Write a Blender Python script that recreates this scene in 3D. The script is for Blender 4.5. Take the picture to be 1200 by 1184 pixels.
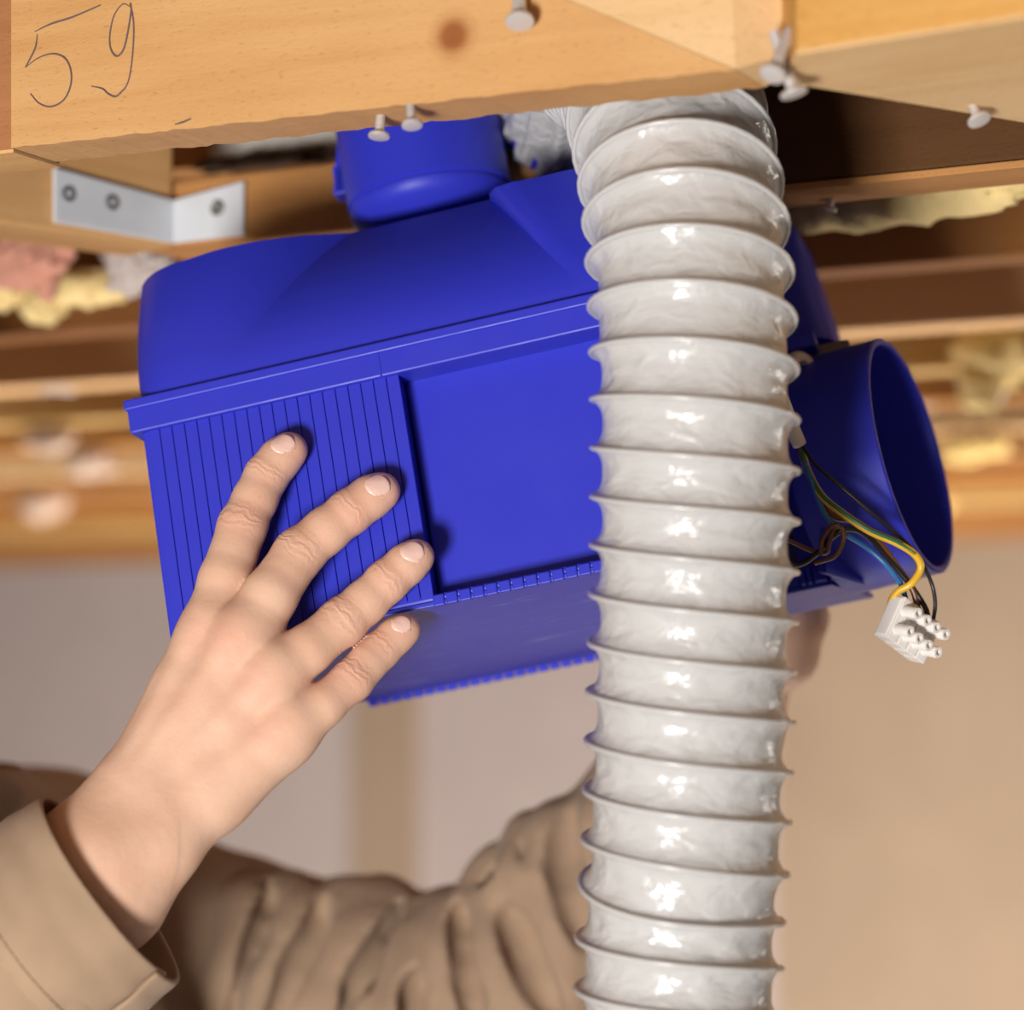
import bpy, bmesh, math, random
import numpy as np
from mathutils import Vector, Matrix
random.seed(7); np.random.seed(7)
for o in list(bpy.data.objects): bpy.data.objects.remove(o)
SC = bpy.context.scene; COL = SC.collection

# ------------------------------------------------------------------ camera
FPX, CX, CY = 3070.0, 600.0, 592.0            # focal length in pixels of the 1200 x 1184 frame
PITCH = math.atan((810 - CY) / FPX)
ZJ = 1.85                                      # underside of the ceiling joists
CAMP = np.array([0, 0, ZJ - 0.22])
RGT = np.array([1., 0, 0]); FWD = np.array([0, math.cos(PITCH), math.sin(PITCH)]); UPV = np.array([0, -math.sin(PITCH), math.cos(PITCH)])
cd = bpy.data.cameras.new('camera'); cam = bpy.data.objects.new('camera', cd); COL.objects.link(cam)
cam.location = CAMP; cam.rotation_euler = (math.pi / 2 + PITCH, 0, 0)
cd.sensor_fit = 'HORIZONTAL'; cd.sensor_width = 36; cd.lens = FPX / 1200 * 36
cd.clip_start = 0.01; cd.dof.use_dof = True; cd.dof.focus_distance = 1.06; cd.dof.aperture_fstop = 5.0
SC.camera = cam

# ------------------------------------------------------------------ light
SC.view_settings.view_transform = 'Standard'; SC.view_settings.look = 'None'
SC.view_settings.exposure = 0.0; SC.view_settings.gamma = 1.0
W = bpy.data.worlds.new('world'); SC.world = W; W.use_nodes = True
W.node_tree.nodes['Background'].inputs[0].default_value = (1.0, 0.96, 0.92, 1)
W.node_tree.nodes['Background'].inputs[1].default_value = 0.18
def area(name, loc, target, size, power, col=(1, 1, 1)):
    l = bpy.data.lights.new(name, 'AREA'); l.shape = 'RECTANGLE'; l.size, l.size_y = size; l.energy = power; l.color = col
    o = bpy.data.objects.new(name, l); COL.objects.link(o); o.location = loc
    o.rotation_euler = (Vector(target) - Vector(loc)).to_track_quat('-Z', 'Y').to_euler(); return o
area('work_light_key', (-0.62, -0.80, 0.98), (0, 1.1, 1.72), (0.4, 0.4), 54, (1, 0.975, 0.945))
area('work_light_rear', (1.75, 1.9, 1.75), (0.1, 1.0, 1.7), (0.18, 0.3), 4, (1, 0.95, 0.88))
area('wall_fill_light', (0.2, 2.2, 0.35), (0.1, 3.6, 1.6), (1.6, 0.6), 95, (1, 0.95, 0.9))  # added fill that brightens the back wall, no such lamp is seen

# ------------------------------------------------------------------ helpers
def P(px, py, d):
    return CAMP + RGT * ((px - CX) / FPX * d) + UPV * ((CY - py) / FPX * d) + FWD * d
def RAY(px, py): return RGT * ((px - CX) / FPX) + UPV * ((CY - py) / FPX) + FWD
def QZ(px, py, z=ZJ):                         # pixel ray met with a level plane
    r = RAY(px, py); return CAMP + r * ((z - CAMP[2]) / r[2])
def QP(px, py, p0, n):                        # pixel ray met with any plane
    r = RAY(px, py); return CAMP + r * (np.dot(np.array(p0) - CAMP, n) / np.dot(r, n))
def unit(v): v = np.array(v, float); return v / np.linalg.norm(v)

def link(o, parent=None):
    COL.objects.link(o)
    if parent is not None: o.parent = parent
    return o
def tag(o, label=None, cat=None, group=None, kind=None):
    if label: o['label'] = label
    if cat: o['category'] = cat
    if group: o['group'] = group
    if kind: o['kind'] = kind
    return o
def empty(name, loc=(0, 0, 0), mat=None):
    o = bpy.data.objects.new(name, None); COL.objects.link(o); o.empty_display_size = 0.02
    if mat is not None: o.matrix_world = mat
    else: o.location = loc
    return o
def mesh(name, verts, faces, mat, parent=None, smooth=False, origin=None, bevel=0, seg=2):
    """verts in world space when parent is None (origin = their base centre), else in the parent's space"""
    v = np.array(verts, float).reshape(-1, 3)
    if origin is None:
        origin = np.array([*(v[:, :2].min(0) + v[:, :2].max(0)) / 2, v[:, 2].min()]) if parent is None else np.zeros(3)
    me = bpy.data.meshes.new(name); me.from_pydata((v - origin).tolist(), [], [list(map(int, f)) for f in faces]); me.update()
    if smooth: me.polygons.foreach_set('use_smooth', [True] * len(me.polygons))
    me.materials.append(mat)
    o = bpy.data.objects.new(name, me); link(o, parent); o.location = origin
    if bevel:
        m = o.modifiers.new('bevel', 'BEVEL'); m.width = bevel; m.segments = seg; m.limit_method = 'ANGLE'; m.angle_limit = math.radians(30)
        m.harden_normals = False
    return o
class MB:
    def __init__(s): s.v = []; s.f = []
    def add(s, v, f):
        b = len(s.v); s.v += [tuple(map(float, p)) for p in v]; s.f += [tuple(int(i) + b for i in q) for q in f]; return s
    def box(s, a, b):
        x0, y0, z0 = a; x1, y1, z1 = b
        return s.add([(x0, y0, z0), (x1, y0, z0), (x1, y1, z0), (x0, y1, z0), (x0, y0, z1), (x1, y0, z1), (x1, y1, z1), (x0, y1, z1)],
                     [(0, 3, 2, 1), (4, 5, 6, 7), (0, 1, 5, 4), (1, 2, 6, 5), (2, 3, 7, 6), (3, 0, 4, 7)])
    def prism(s, bot, top):
        n = len(bot)
        return s.add(list(bot) + list(top), [tuple(range(n - 1, -1, -1)), tuple(range(n, 2 * n))] + [(i, (i + 1) % n, n + (i + 1) % n, n + i) for i in range(n)])
    def build(s, name, mat, parent=None, **k): return mesh(name, s.v, s.f, mat, parent, **k)
def crom(pts, n):
    p = np.array(pts, float); p = np.vstack([2 * p[0] - p[1], p, 2 * p[-1] - p[-2]]); out = []
    for i in range(1, len(p) - 2):
        for t in np.linspace(0, 1, n, endpoint=False):
            a, b, c, d = p[i - 1], p[i], p[i + 1], p[i + 2]
            out.append(0.5 * (2 * b + (c - a) * t + (2 * a - 5 * b + 4 * c - d) * t * t + (3 * b - a - 3 * c + d) * t ** 3))
    out.append(p[-2]); return np.array(out)
def frames(path):
    T = np.gradient(path, axis=0); T /= np.linalg.norm(T, axis=1)[:, None]
    n = np.cross(T[0], [0.3, 0.9, 0.2]); n /= np.linalg.norm(n); N = [n]
    for i in range(1, len(T)):
        n = n - T[i] * np.dot(n, T[i]); n /= np.linalg.norm(n); N.append(n)
    N = np.array(N); return T, N, np.cross(T, N)
def tube(pts, r, seg=10, n=8, caps=True, curve=True):
    path = crom(pts, n) if curve else np.array(pts, float)
    T, N, B = frames(path); r = np.broadcast_to(r, (len(path),)) if np.ndim(r) < 1 else np.interp(np.linspace(0, 1, len(path)), np.linspace(0, 1, len(r)), r)
    a = np.linspace(0, 2 * math.pi, seg, endpoint=False)
    v = (path[:, None] + r[:, None, None] * (np.cos(a)[None, :, None] * N[:, None] + np.sin(a)[None, :, None] * B[:, None])).reshape(-1, 3)
    f = [(i * seg + j, i * seg + (j + 1) % seg, (i + 1) * seg + (j + 1) % seg, (i + 1) * seg + j) for i in range(len(path) - 1) for j in range(seg)]
    if caps: f += [tuple(range(seg - 1, -1, -1)), tuple((len(path) - 1) * seg + j for j in range(seg))]
    return v, f
def lathe(prof, seg=48, center=(0, 0, 0), ax=(0, 0, 1), close=False):
    ax = unit(ax); h = np.array([1, 0, 0]) if abs(ax[0]) < .8 else np.array([0, 1, 0]); e1 = unit(np.cross(ax, h)); e2 = np.cross(ax, e1)
    v = []; f = []; c = np.array(center, float); n = len(prof)
    for r, z in prof:
        for k in range(seg):
            a = 2 * math.pi * k / seg; v.append(c + ax * z + r * (math.cos(a) * e1 + math.sin(a) * e2))
    for i in range(n if close else n - 1):
        for k in range(seg):
            f.append((i * seg + k, i * seg + (k + 1) % seg, ((i + 1) % n) * seg + (k + 1) % seg, ((i + 1) % n) * seg + k))
    if not close: f += [tuple(range(seg - 1, -1, -1)), tuple((n - 1) * seg + k for k in range(seg))]
    return v, f
def smooth_by_angle(o, deg=35):
    me = o.data; me.polygons.foreach_set('use_smooth', [True] * len(me.polygons))
    me.set_sharp_from_angle(angle=math.radians(deg))

# signed-distance modelling --------------------------------------------------
def smin(a, b, k):
    if k <= 0: return np.minimum(a, b)
    h = np.clip(.5 + .5 * (b - a) / k, 0, 1); return b * (1 - h) + a * h - k * h * (1 - h)
class Vol:
    def __init__(s, lo, hi, vx):
        s.lo = np.array(lo, float); s.vx = vx; s.n = np.ceil((np.array(hi) - s.lo) / vx).astype(int) + 1
    def new(s): return np.full(s.n, 0.1, np.float32)
    def block(s, lo, hi):
        a = np.clip(np.floor((lo - s.lo) / s.vx).astype(int), 0, s.n); b = np.clip(np.ceil((hi - s.lo) / s.vx).astype(int) + 1, 0, s.n)
        sl = tuple(slice(i, j) for i, j in zip(a, b))
        ax = [(s.lo[i] + s.vx * np.arange(a[i], b[i])).astype(np.float32) for i in range(3)]
        return sl, ax[0][:, None, None], ax[1][None, :, None], ax[2][None, None, :]
    def cap(s, d, a, b, ra, rb, k=0.0, m=0.012, sub=False):
        a = np.array(a, float); b = np.array(b, float); R = max(ra, rb) + m + k
        sl, X, Y, Z = s.block(np.minimum(a, b) - R, np.maximum(a, b) + R)
        if 0 in d[sl].shape: return d
        ab = b - a; L2 = max(float(ab @ ab), 1e-9)
        t = np.clip(((X - a[0]) * ab[0] + (Y - a[1]) * ab[1] + (Z - a[2]) * ab[2]) / L2, 0, 1)
        q = np.sqrt((X - a[0] - t * ab[0]) ** 2 + (Y - a[1] - t * ab[1]) ** 2 + (Z - a[2] - t * ab[2]) ** 2) - (ra + (rb - ra) * t)
        d[sl] = -smin(-d[sl], q, k) if sub else smin(d[sl], q, k); return d
    def ell(s, d, c, axes, rad, k=0.0, m=0.02, sub=False):
        c = np.array(c, float); R = max(rad) + m + k; sl, X, Y, Z = s.block(c - R, c + R)
        if 0 in d[sl].shape: return d
        q = 0
        for e, r in zip(axes, rad): q = q + (((X - c[0]) * e[0] + (Y - c[1]) * e[1] + (Z - c[2]) * e[2]) / r) ** 2
        q = (np.sqrt(q) - 1) * min(rad)
        d[sl] = -smin(-d[sl], q, k) if sub else smin(d[sl], q, k); return d
    def chain(s, d, pts, rad, k=0.004):
        for i in range(len(pts) - 1): s.cap(d, pts[i], pts[i + 1], rad[i], rad[i + 1], k)
        return d
    def surf(s, d):
        """naive surface nets"""
        nx, ny, nz = d.shape; ins = d < 0
        c = np.zeros((nx - 1, ny - 1, nz - 1), np.int8)
        for i in (0, 1):
            for j in (0, 1):
                for k in (0, 1): c += ins[i:nx - 1 + i, j:ny - 1 + j, k:nz - 1 + k]
        act = np.argwhere((c > 0) & (c < 8)); idx = np.full(c.shape, -1, np.int64); idx[tuple(act.T)] = np.arange(len(act))
        acc = np.zeros((len(act), 3)); cnt = np.zeros(len(act))
        cr = [(i, j, k) for i in (0, 1) for j in (0, 1) for k in (0, 1)]
        for p in cr:
            for ax in range(3):
                if p[ax] == 0:
                    q = list(p); q[ax] = 1
                    da = d[act[:, 0] + p[0], act[:, 1] + p[1], act[:, 2] + p[2]]; db = d[act[:, 0] + q[0], act[:, 1] + q[1], act[:, 2] + q[2]]
                    m = (da < 0) != (db < 0); t = np.where(m, da / np.where(m, da - db, 1), 0)
                    pos = np.tile(np.array(p, float), (len(act), 1)); pos[:, ax] += t
                    acc[m] += pos[m]; cnt[m] += 1
        V = s.lo + s.vx * (act + acc / cnt[:, None]); F = []
        for ax in range(3):
            o1, o2 = [(1, 2), (2, 0), (0, 1)][ax]
            A = [slice(1, -1)] * 3; A[ax] = slice(0, -1); B = list(A); B[ax] = slice(1, None)
            a = ins[tuple(A)]; b = ins[tuple(B)]; e = np.argwhere(a != b); off = np.ones(3, int); off[ax] = 0; e = e + off
            fl = ins[tuple(e.T)]
            def g(u, w):
                q = e.copy(); q[:, o1] -= u; q[:, o2] -= w; return idx[tuple(q.T)]
            quad = np.stack([g(1, 1), g(0, 1), g(0, 0), g(1, 0)], 1); quad[~fl] = quad[~fl][:, ::-1]
            F.append(quad)
        F = np.vstack(F); F = F[(F >= 0).all(1)]
        return V, F
def vnoise(p, seed=0):
    """cheap smooth 3-D noise in -1..1"""
    r = np.random.RandomState(seed); out = np.zeros(len(p))
    for i in range(5):
        k = r.normal(size=3); k *= (0.7 + 0.25 * i) / np.linalg.norm(k); out += np.sin(p @ k * 2 * math.pi + r.rand() * 6.28) / 5
    return out * 1.4

# ------------------------------------------------------------------ materials
def M(name):
    m = bpy.data.materials.new(name); m.use_nodes = True; nt = m.node_tree; return m, nt, nt.nodes['Principled BSDF']
def nd(nt, t, **k):
    n = nt.nodes.new(t)
    for a, b in k.items():
        if a in n.inputs.keys(): n.inputs[a].default_value = b
        else: setattr(n, a, b)
    return n
def ramp(nt, stops):
    n = nt.nodes.new('ShaderNodeValToRGB'); e = n.color_ramp.elements
    while len(e) < len(stops): e.new(0.5)
    for q, (p, c) in zip(e, stops): q.position = p; q.color = (*c, 1) if len(c) == 3 else c
    return n
def coords(nt, scale=(1, 1, 1), kind='Object'):
    tc = nd(nt, 'ShaderNodeTexCoord'); mp = nd(nt, 'ShaderNodeMapping'); mp.inputs['Scale'].default_value = scale
    nt.links.new(tc.outputs[kind], mp.inputs[0]); return mp.outputs[0]
def bump(nt, b, h, strength, dist):
    n = nd(nt, 'ShaderNodeBump'); n.inputs['Strength'].default_value = strength; n.inputs['Distance'].default_value = dist
    nt.links.new(h, n.inputs['Height']); nt.links.new(n.outputs[0], b.inputs['Normal']); return n
def plain(name, col, rough=0.5, metal=0, spec=0.5, nscale=0, nstr=0.2, nd_=0.0005, var=0.0):
    m, nt, b = M(name); b.inputs['Base Color'].default_value = (*col, 1); b.inputs['Roughness'].default_value = rough
    b.inputs['Metallic'].default_value = metal; b.inputs['Specular IOR Level'].default_value = spec
    if nscale:
        n = nd(nt, 'ShaderNodeTexNoise', Scale=nscale, Detail=4.0); nt.links.new(coords(nt), n.inputs[0]); bump(nt, b, n.outputs[0], nstr, nd_)
        if var:
            n2 = nd(nt, 'ShaderNodeTexNoise', Scale=nscale * .12, Detail=3.0); nt.links.new(coords(nt), n2.inputs[0])
            r = ramp(nt, [(.3, tuple(c * (1 - var) for c in col)), (.7, tuple(min(1, c * (1 + var)) for c in col))]); nt.links.new(n2.outputs[0], r.inputs[0]); nt.links.new(r.outputs[0], b.inputs['Base Color'])
    return m
def wood(name, light, dark, knot=None, rough=0.75, grain=1.0):
    """grain runs along the object's local X"""
    m, nt, b = M(name); L = nt.links.new
    n1 = nd(nt, 'ShaderNodeTexNoise', Scale=1.0, Detail=5.0, Roughness=0.6, Distortion=0.6); L(coords(nt, (5, 70 * grain, 70 * grain)), n1.inputs[0])
    n2 = nd(nt, 'ShaderNodeTexNoise', Scale=1.0, Detail=2.0); L(coords(nt, (6, 14, 14)), n2.inputs[0])
    n3 = nd(nt, 'ShaderNodeTexNoise', Scale=1.0, Detail=3.0, Roughness=.7); L(coords(nt, (220, 700, 700)), n3.inputs[0])
    mx = nd(nt, 'ShaderNodeMath', operation='MULTIPLY_ADD'); mx.inputs[1].default_value = 0.45; L(n1.outputs[0], mx.inputs[0])
    m2 = nd(nt, 'ShaderNodeMath', operation='MULTIPLY'); m2.inputs[1].default_value = 0.55; L(n2.outputs[0], m2.inputs[0]); L(m2.outputs[0], mx.inputs[2])
    r = ramp(nt, [(.33, dark), (.5, tuple(a * .6 + c * .4 for a, c in zip(light, dark))), (.66, light)]); L(mx.outputs[0], r.inputs[0])
    out = r.outputs[0]
    pore = ramp(nt, [(.30, (.62, .5, .42)), (.42, (1, 1, 1))]); L(n3.outputs[0], pore.inputs[0])
    mm = nd(nt, 'ShaderNodeMix', data_type='RGBA', blend_type='MULTIPLY'); mm.inputs[0].default_value = .55; L(out, mm.inputs[6]); L(pore.outputs[0], mm.inputs[7]); out = mm.outputs[2]
    if knot:
        tc = nd(nt, 'ShaderNodeTexCoord'); vm = nd(nt, 'ShaderNodeVectorMath', operation='SUBTRACT'); vm.inputs[1].default_value = knot; L(tc.outputs['Object'], vm.inputs[0])
        vs = nd(nt, 'ShaderNodeVectorMath', operation='MULTIPLY'); vs.inputs[1].default_value = (1, .2, 1.0); L(vm.outputs[0], vs.inputs[0])
        ln = nd(nt, 'ShaderNodeVectorMath', operation='LENGTH'); L(vs.outputs[0], ln.inputs[0])
        kr = ramp(nt, [(.0, (.36, .14, .06)), (.0060, (.45, .2, .085)), (.0085, (1, 1, 1))])
        kr.color_ramp.elements[1].position = .0062; L(ln.outputs['Value'], kr.inputs[0])
        km = nd(nt, 'ShaderNodeMix', data_type='RGBA', blend_type='MULTIPLY'); km.inputs[0].default_value = .85; L(out, km.inputs[6]); L(kr.outputs[0], km.inputs[7]); out = km.outputs[2]
    L(out, b.inputs['Base Color']); b.inputs['Roughness'].default_value = rough; b.inputs['Specular IOR Level'].default_value = .25
    add = nd(nt, 'ShaderNodeMath', operation='ADD'); L(n1.outputs[0], add.inputs[0]); L(n3.outputs[0], add.inputs[1])
    bump(nt, b, add.outputs[0], .35, .0008); return m
WOOD = wood('pine_sawn', (.80, .49, .21), (.60, .30, .095), knot=None)
WOODR = wood('pine_red', (.45, .2, .08), (.30, .11, .04))
WOODL = wood('pine_pale', (.80, .55, .30), (.66, .41, .18))
WOODY = wood('pine_yellow', (.74, .43, .14), (.58, .29, .07))
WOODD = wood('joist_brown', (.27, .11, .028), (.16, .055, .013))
WOODO = wood('joist_orange', (.56, .27, .09), (.4, .17, .05))
BLUE, nt, b = M('blue_plastic')
n = nd(nt, 'ShaderNodeTexNoise', Scale=1500.0, Detail=2.0); nt.links.new(coords(nt), n.inputs[0]); bump(nt, b, n.outputs[0], .12, .0003)
b.inputs['Base Color'].default_value = (.028, .036, .49, 1); b.inputs['Specular IOR Level'].default_value = .3
n2 = nd(nt, 'ShaderNodeTexNoise', Scale=40.0, Detail=5.0); nt.links.new(coords(nt), n2.inputs[0])
r = ramp(nt, [(.3, (.38, .38, .38)), (.75, (.5, .5, .5))]); nt.links.new(n2.outputs[0], r.inputs[0]); nt.links.new(r.outputs[0], b.inputs['Roughness'])
BLUES, nt, b = M('blue_plastic_scuffed')
b.inputs['Roughness'].default_value = .42; b.inputs['Specular IOR Level'].default_value = .35
n2 = nd(nt, 'ShaderNodeTexNoise', Scale=1.0, Detail=6.0, Roughness=.75); nt.links.new(coords(nt, (25, 150, 150)), n2.inputs[0])
r = ramp(nt, [(.57, (.032, .040, .46)), (.70, (.17, .18, .58))]); nt.links.new(n2.outputs[0], r.inputs[0]); nt.links.new(r.outputs[0], b.inputs['Base Color'])
STEEL = plain('galvanised_steel', (.72, .74, .77), .5, .15, nscale=300, var=.06)
NAILM = plain('nail_zinc', (.62, .58, .56), .5, .35, nscale=900, nstr=.5)
BOLTM = plain('bolt_dark', (.22, .22, .21), .5, .5)
WHITEP = plain('white_plastic', (.80, .76, .72), .4, nscale=400, nstr=.1)
CREAM = plain('cable_sheath', (.72, .66, .58), .5)
def wirem(n, c): return plain(n, c, .35)
WBLUE, WBLACK, WBROWN, WYEL = wirem('wire_blue', (.03, .16, .42)), wirem('wire_black', (.012, .010, .012)), wirem('wire_brown', (.14, .055, .02)), wirem('wire_yellow', (.72, .42, .03))
WGRN = wirem('wire_green', (.03, .15, .06))
PENCIL = plain('pencil', (.13, .09, .09), .8)
# duct
HOSE, nt, b = M('duct_vinyl'); L = nt.links.new
b.inputs['Base Color'].default_value = (.54, .53, .52, 1); b.inputs['Roughness'].default_value = .24; b.inputs['Specular IOR Level'].default_value = .55
b.inputs['Subsurface Weight'].default_value = .25; b.inputs['Subsurface Radius'].default_value = (.01, .009, .008); b.inputs['Subsurface Scale'].default_value = .5
uvn = nd(nt, 'ShaderNodeUVMap'); mp = nd(nt, 'ShaderNodeMapping'); mp.inputs['Scale'].default_value = (34, 5.5, 1); mp.inputs['Rotation'].default_value = (0, 0, .12); L(uvn.outputs[0], mp.inputs[0])
n = nd(nt, 'ShaderNodeTexNoise', Scale=.55, Detail=3.0, Distortion=.5); L(mp.outputs[0], n.inputs[0]); bump(nt, b, n.outputs[0], .55, .0035)
# skin
SKIN, nt, b = M('skin'); L = nt.links.new
n = nd(nt, 'ShaderNodeTexNoise', Scale=55.0, Detail=4.0); L(coords(nt), n.inputs[0])
r = ramp(nt, [(.3, (.70, .425, .295)), (.7, (.77, .505, .365))]); L(n.outputs[0], r.inputs[0])
at = nd(nt, 'ShaderNodeAttribute', attribute_name='red'); mx = nd(nt, 'ShaderNodeMix', data_type='RGBA'); mx.inputs[7].default_value = (.70, .30, .215, 1)
L(at.outputs['Fac'], mx.inputs[0]); L(r.outputs[0], mx.inputs[6]); L(mx.outputs[2], b.inputs['Base Color'])
b.inputs['Roughness'].default_value = .52; b.inputs['Specular IOR Level'].default_value = .34
b.inputs['Subsurface Weight'].default_value = .22; b.inputs['Subsurface Radius'].default_value = (.010, .004, .002); b.inputs['Subsurface Scale'].default_value = .45
cs = nd(nt, 'ShaderNodeAttribute', attribute_name='cr_s'); cm = nd(nt, 'ShaderNodeAttribute', attribute_name='cr_m')
nz = nd(nt, 'ShaderNodeTexNoise', Scale=170.0, Detail=2.0); L(coords(nt), nz.inputs[0])
ma = nd(nt, 'ShaderNodeMath', operation='MULTIPLY_ADD'); ma.inputs[1].default_value = 9.0; L(nz.outputs[0], ma.inputs[0]); L(cs.outputs['Fac'], ma.inputs[2])
ms = nd(nt, 'ShaderNodeMath', operation='MULTIPLY'); ms.inputs[1].default_value = 1.9; L(ma.outputs[0], ms.inputs[0])
sn = nd(nt, 'ShaderNodeMath', operation='SINE'); L(ms.outputs[0], sn.inputs[0])
sq = nd(nt, 'ShaderNodeMath', operation='MULTIPLY'); sq.inputs[1].default_value = .26; L(sn.outputs[0], sq.inputs[0]); pw = nd(nt, 'ShaderNodeMath', operation='MULTIPLY'); L(sq.outputs[0], pw.inputs[0]); L(cm.outputs['Fac'], pw.inputs[1])
vo = nd(nt, 'ShaderNodeTexVoronoi', Scale=900.0); L(coords(nt), vo.inputs[0])
n4 = nd(nt, 'ShaderNodeTexNoise', Scale=260.0, Detail=4.0); L(coords(nt), n4.inputs[0])
a1 = nd(nt, 'ShaderNodeMath', operation='MULTIPLY_ADD'); a1.inputs[1].default_value = .5; L(n4.outputs[0], a1.inputs[0]); L(pw.outputs[0], a1.inputs[2])
a2 = nd(nt, 'ShaderNodeMath', operation='MULTIPLY_ADD'); a2.inputs[1].default_value = .12; L(vo.outputs['Distance'], a2.inputs[0]); L(a1.outputs[0], a2.inputs[2])
bump(nt, b, a2.outputs[0], .55, .0007)
NAILB = plain('fingernail', (.86, .58, .49), .28, spec=.5, nscale=60)
# cloth
def clothm(name, col):
    m, nt, b = M(name); L = nt.links.new
    wv = nd(nt, 'ShaderNodeTexWave', Scale=520.0, Distortion=.6); wv.bands_direction = 'DIAGONAL'; L(coords(nt), wv.inputs[0])
    n = nd(nt, 'ShaderNodeTexNoise', Scale=26.0, Detail=6.0); L(coords(nt), n.inputs[0])
    r = ramp(nt, [(.3, tuple(c * .86 for c in col)), (.7, tuple(c * 1.1 for c in col))]); L(n.outputs[0], r.inputs[0]); L(r.outputs[0], b.inputs['Base Color'])
    ad = nd(nt, 'ShaderNodeMath', operation='MULTIPLY_ADD'); ad.inputs[1].default_value = 4.0; L(n.outputs[0], ad.inputs[0]); L(wv.outputs[0], ad.inputs[2])
    bump(nt, b, ad.outputs[0], .3, .0006); b.inputs['Roughness'].default_value = .85; b.inputs['Specular IOR Level'].default_value = .2
    b.inputs['Sheen Weight'].default_value = .15; return m
CLOTH = clothm('khaki_twill', (.38, .258, .168)); CLOTHD = clothm('khaki_thread', (.27, .18, .105)); TROUS = clothm('trouser_cloth', (.12, .10, .08))
HAIR = plain('hair', (.06, .035, .018), .6, nscale=200, nstr=.6); SHOE = plain('shoe_leather', (.05, .035, .025), .5); EYE = plain('eye', (.75, .73, .7), .2)

# ------------------------------------------------------------------ the setting
WALLM = plain('wall_plaster', (.44, .365, .34), .9, nscale=60, var=.03)
WALLT = plain('wall_tan_board', (.345, .25, .17), .9, nscale=50, var=.05)
FLOORM = plain('floor_concrete', (.5, .46, .42), .85, nscale=30, var=.1)
CEILM = wood('ceiling_boards', (.22, .12, .05), (.12, .06, .025))
JD = unit([1, -0.53, 0]); JN = unit([0.53, 1, 0])     # run of the joists and the way across them, away from the camera
def ray_wall(px, py, dist=5.2): return QP(px, py, JN * 4.1, JN)
o = MB().box((-5, -3.5, -.06), (6, 7, 0)).build('floor', FLOORM); tag(o, kind='structure')
wc = JN * 4.1
def wall_strip(name, px0, px1, mat, off=0.0, thick=.06):
    a = QP(px0, 810, wc - JN * off, JN); c = QP(px1, 810, wc - JN * off, JN)
    a[2] = c[2] = 0; m = MB(); up = np.array([0, 0, ZJ + .16]); t = JN * (thick + off)
    m.prism([a, c, c + t, a + t], [a + up, c + up, c + t + up, a + t + up]); return m.build(name, mat)
tag(wall_strip('wall_back', -1500, 905, WALLM), kind='structure')
tag(wall_strip('wall_back_right', 905, 2600, WALLT), kind='structure')
tag(wall_strip('trim_1', 413, 487, WALLT, off=.012), kind='structure')
cz = ZJ + .19
o = MB().box((-5, -1.6, cz), (6, 7, cz + .03)).build('ceiling', CEILM); tag(o, kind='structure')

# ------------------------------------------------------------------ joists
def oriented(name, corners_bot, h, mat, xdir, bevel=.0015, up=None, rough=0.0, zoff=0.0):
    """prism on a level footprint; object rotated so that local X follows xdir (wood grain)"""
    xd = unit(xdir); yd = np.cross([0, 0, 1], xd); c0 = np.mean(corners_bot, axis=0)
    Lc = [np.array([np.dot(p - c0, xd), np.dot(p - c0, yd), p[2] - c0[2]]) for p in corners_bot]
    m = MB(); m.prism(Lc, [q + [0, 0, h] for q in Lc]); me = bpy.data.meshes.new(name); me.from_pydata(m.v, [], m.f)
    bm = bmesh.new(); bm.from_mesh(me); bmesh.ops.recalc_face_normals(bm, faces=bm.faces)
    if rough:
        es = [e for e in bm.edges if abs(e.verts[0].co.x - e.verts[1].co.x) > .1]
        bmesh.ops.subdivide_edges(bm, edges=es, cuts=70, use_grid_fill=True)
        for v in bm.verts:
            if v.co.z < h * .5:
                s = math.sin(v.co.x * 260 + v.co.y * 90) * .35 + math.sin(v.co.x * 97 + 1.3) * .5 + random.uniform(-.5, .5)
                v.co.z += rough * s; v.co.y += rough * .6 * random.uniform(-1, 1)
    bm.to_mesh(me); bm.free(); me.materials.append(mat)
    ob = bpy.data.objects.new(name, me); COL.objects.link(ob); ob.location = c0; ob.rotation_euler = (0, 0, math.atan2(xd[1], xd[0]))
    if bevel:
        bv = ob.modifiers.new('bevel', 'BEVEL'); bv.width = bevel; bv.segments = 2; bv.limit_method = 'ANGLE'; bv.angle_limit = math.radians(40)
    return ob
# near joist: underside edge fitted through two points of its lower arris
n0, n1 = QZ(13, 173), QZ(700, 101); nd0 = unit(n1 - n0); nn = unit(np.cross([0, 0, 1], nd0)); TH = .031
def near_pt(px):                                            # point of the lower front arris under a pixel column
    return QP(px, 120, n0, np.cross(nd0, [0, 0, 1])) * [1, 1, 0] + [0, 0, ZJ]
def near_face(px, py): return QP(px, py, n0, nn)
eR = near_face(862, 81); TL = n0 + np.array([0, 0, .2])
xd_ = nd0; zd_ = np.array([0, 0, 1.]); jo = n0 * .5 + eR * .5
def to_j(p): r_ = np.array(p) - jo; return np.array([r_ @ xd_, r_ @ nn, r_ @ zd_])
edge = [n0 + (eR - n0) * t for t in np.linspace(0, 1, 90)]
edge = [p + np.array([0, 0, 0.0002 * math.sin(i * .9) + .0003 * random.uniform(-1, 1)]) for i, p in enumerate(edge)]
prof = edge + [near_face(540, -53), near_face(540, -420), near_face(13, -420)]
def extr(pr, front, back):
    a_ = [to_j(np.array(p) + nn * front) for p in pr]; c_ = [to_j(np.array(p) + nn * (back if i_ >= 90 or len(pr) < 90 else back + .001 * random.uniform(-1, 1))) for i_, p in enumerate(pr)]; m_ = MB(); m_.prism(a_, c_); return m_
m = extr(prof, 0, TH)
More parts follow.
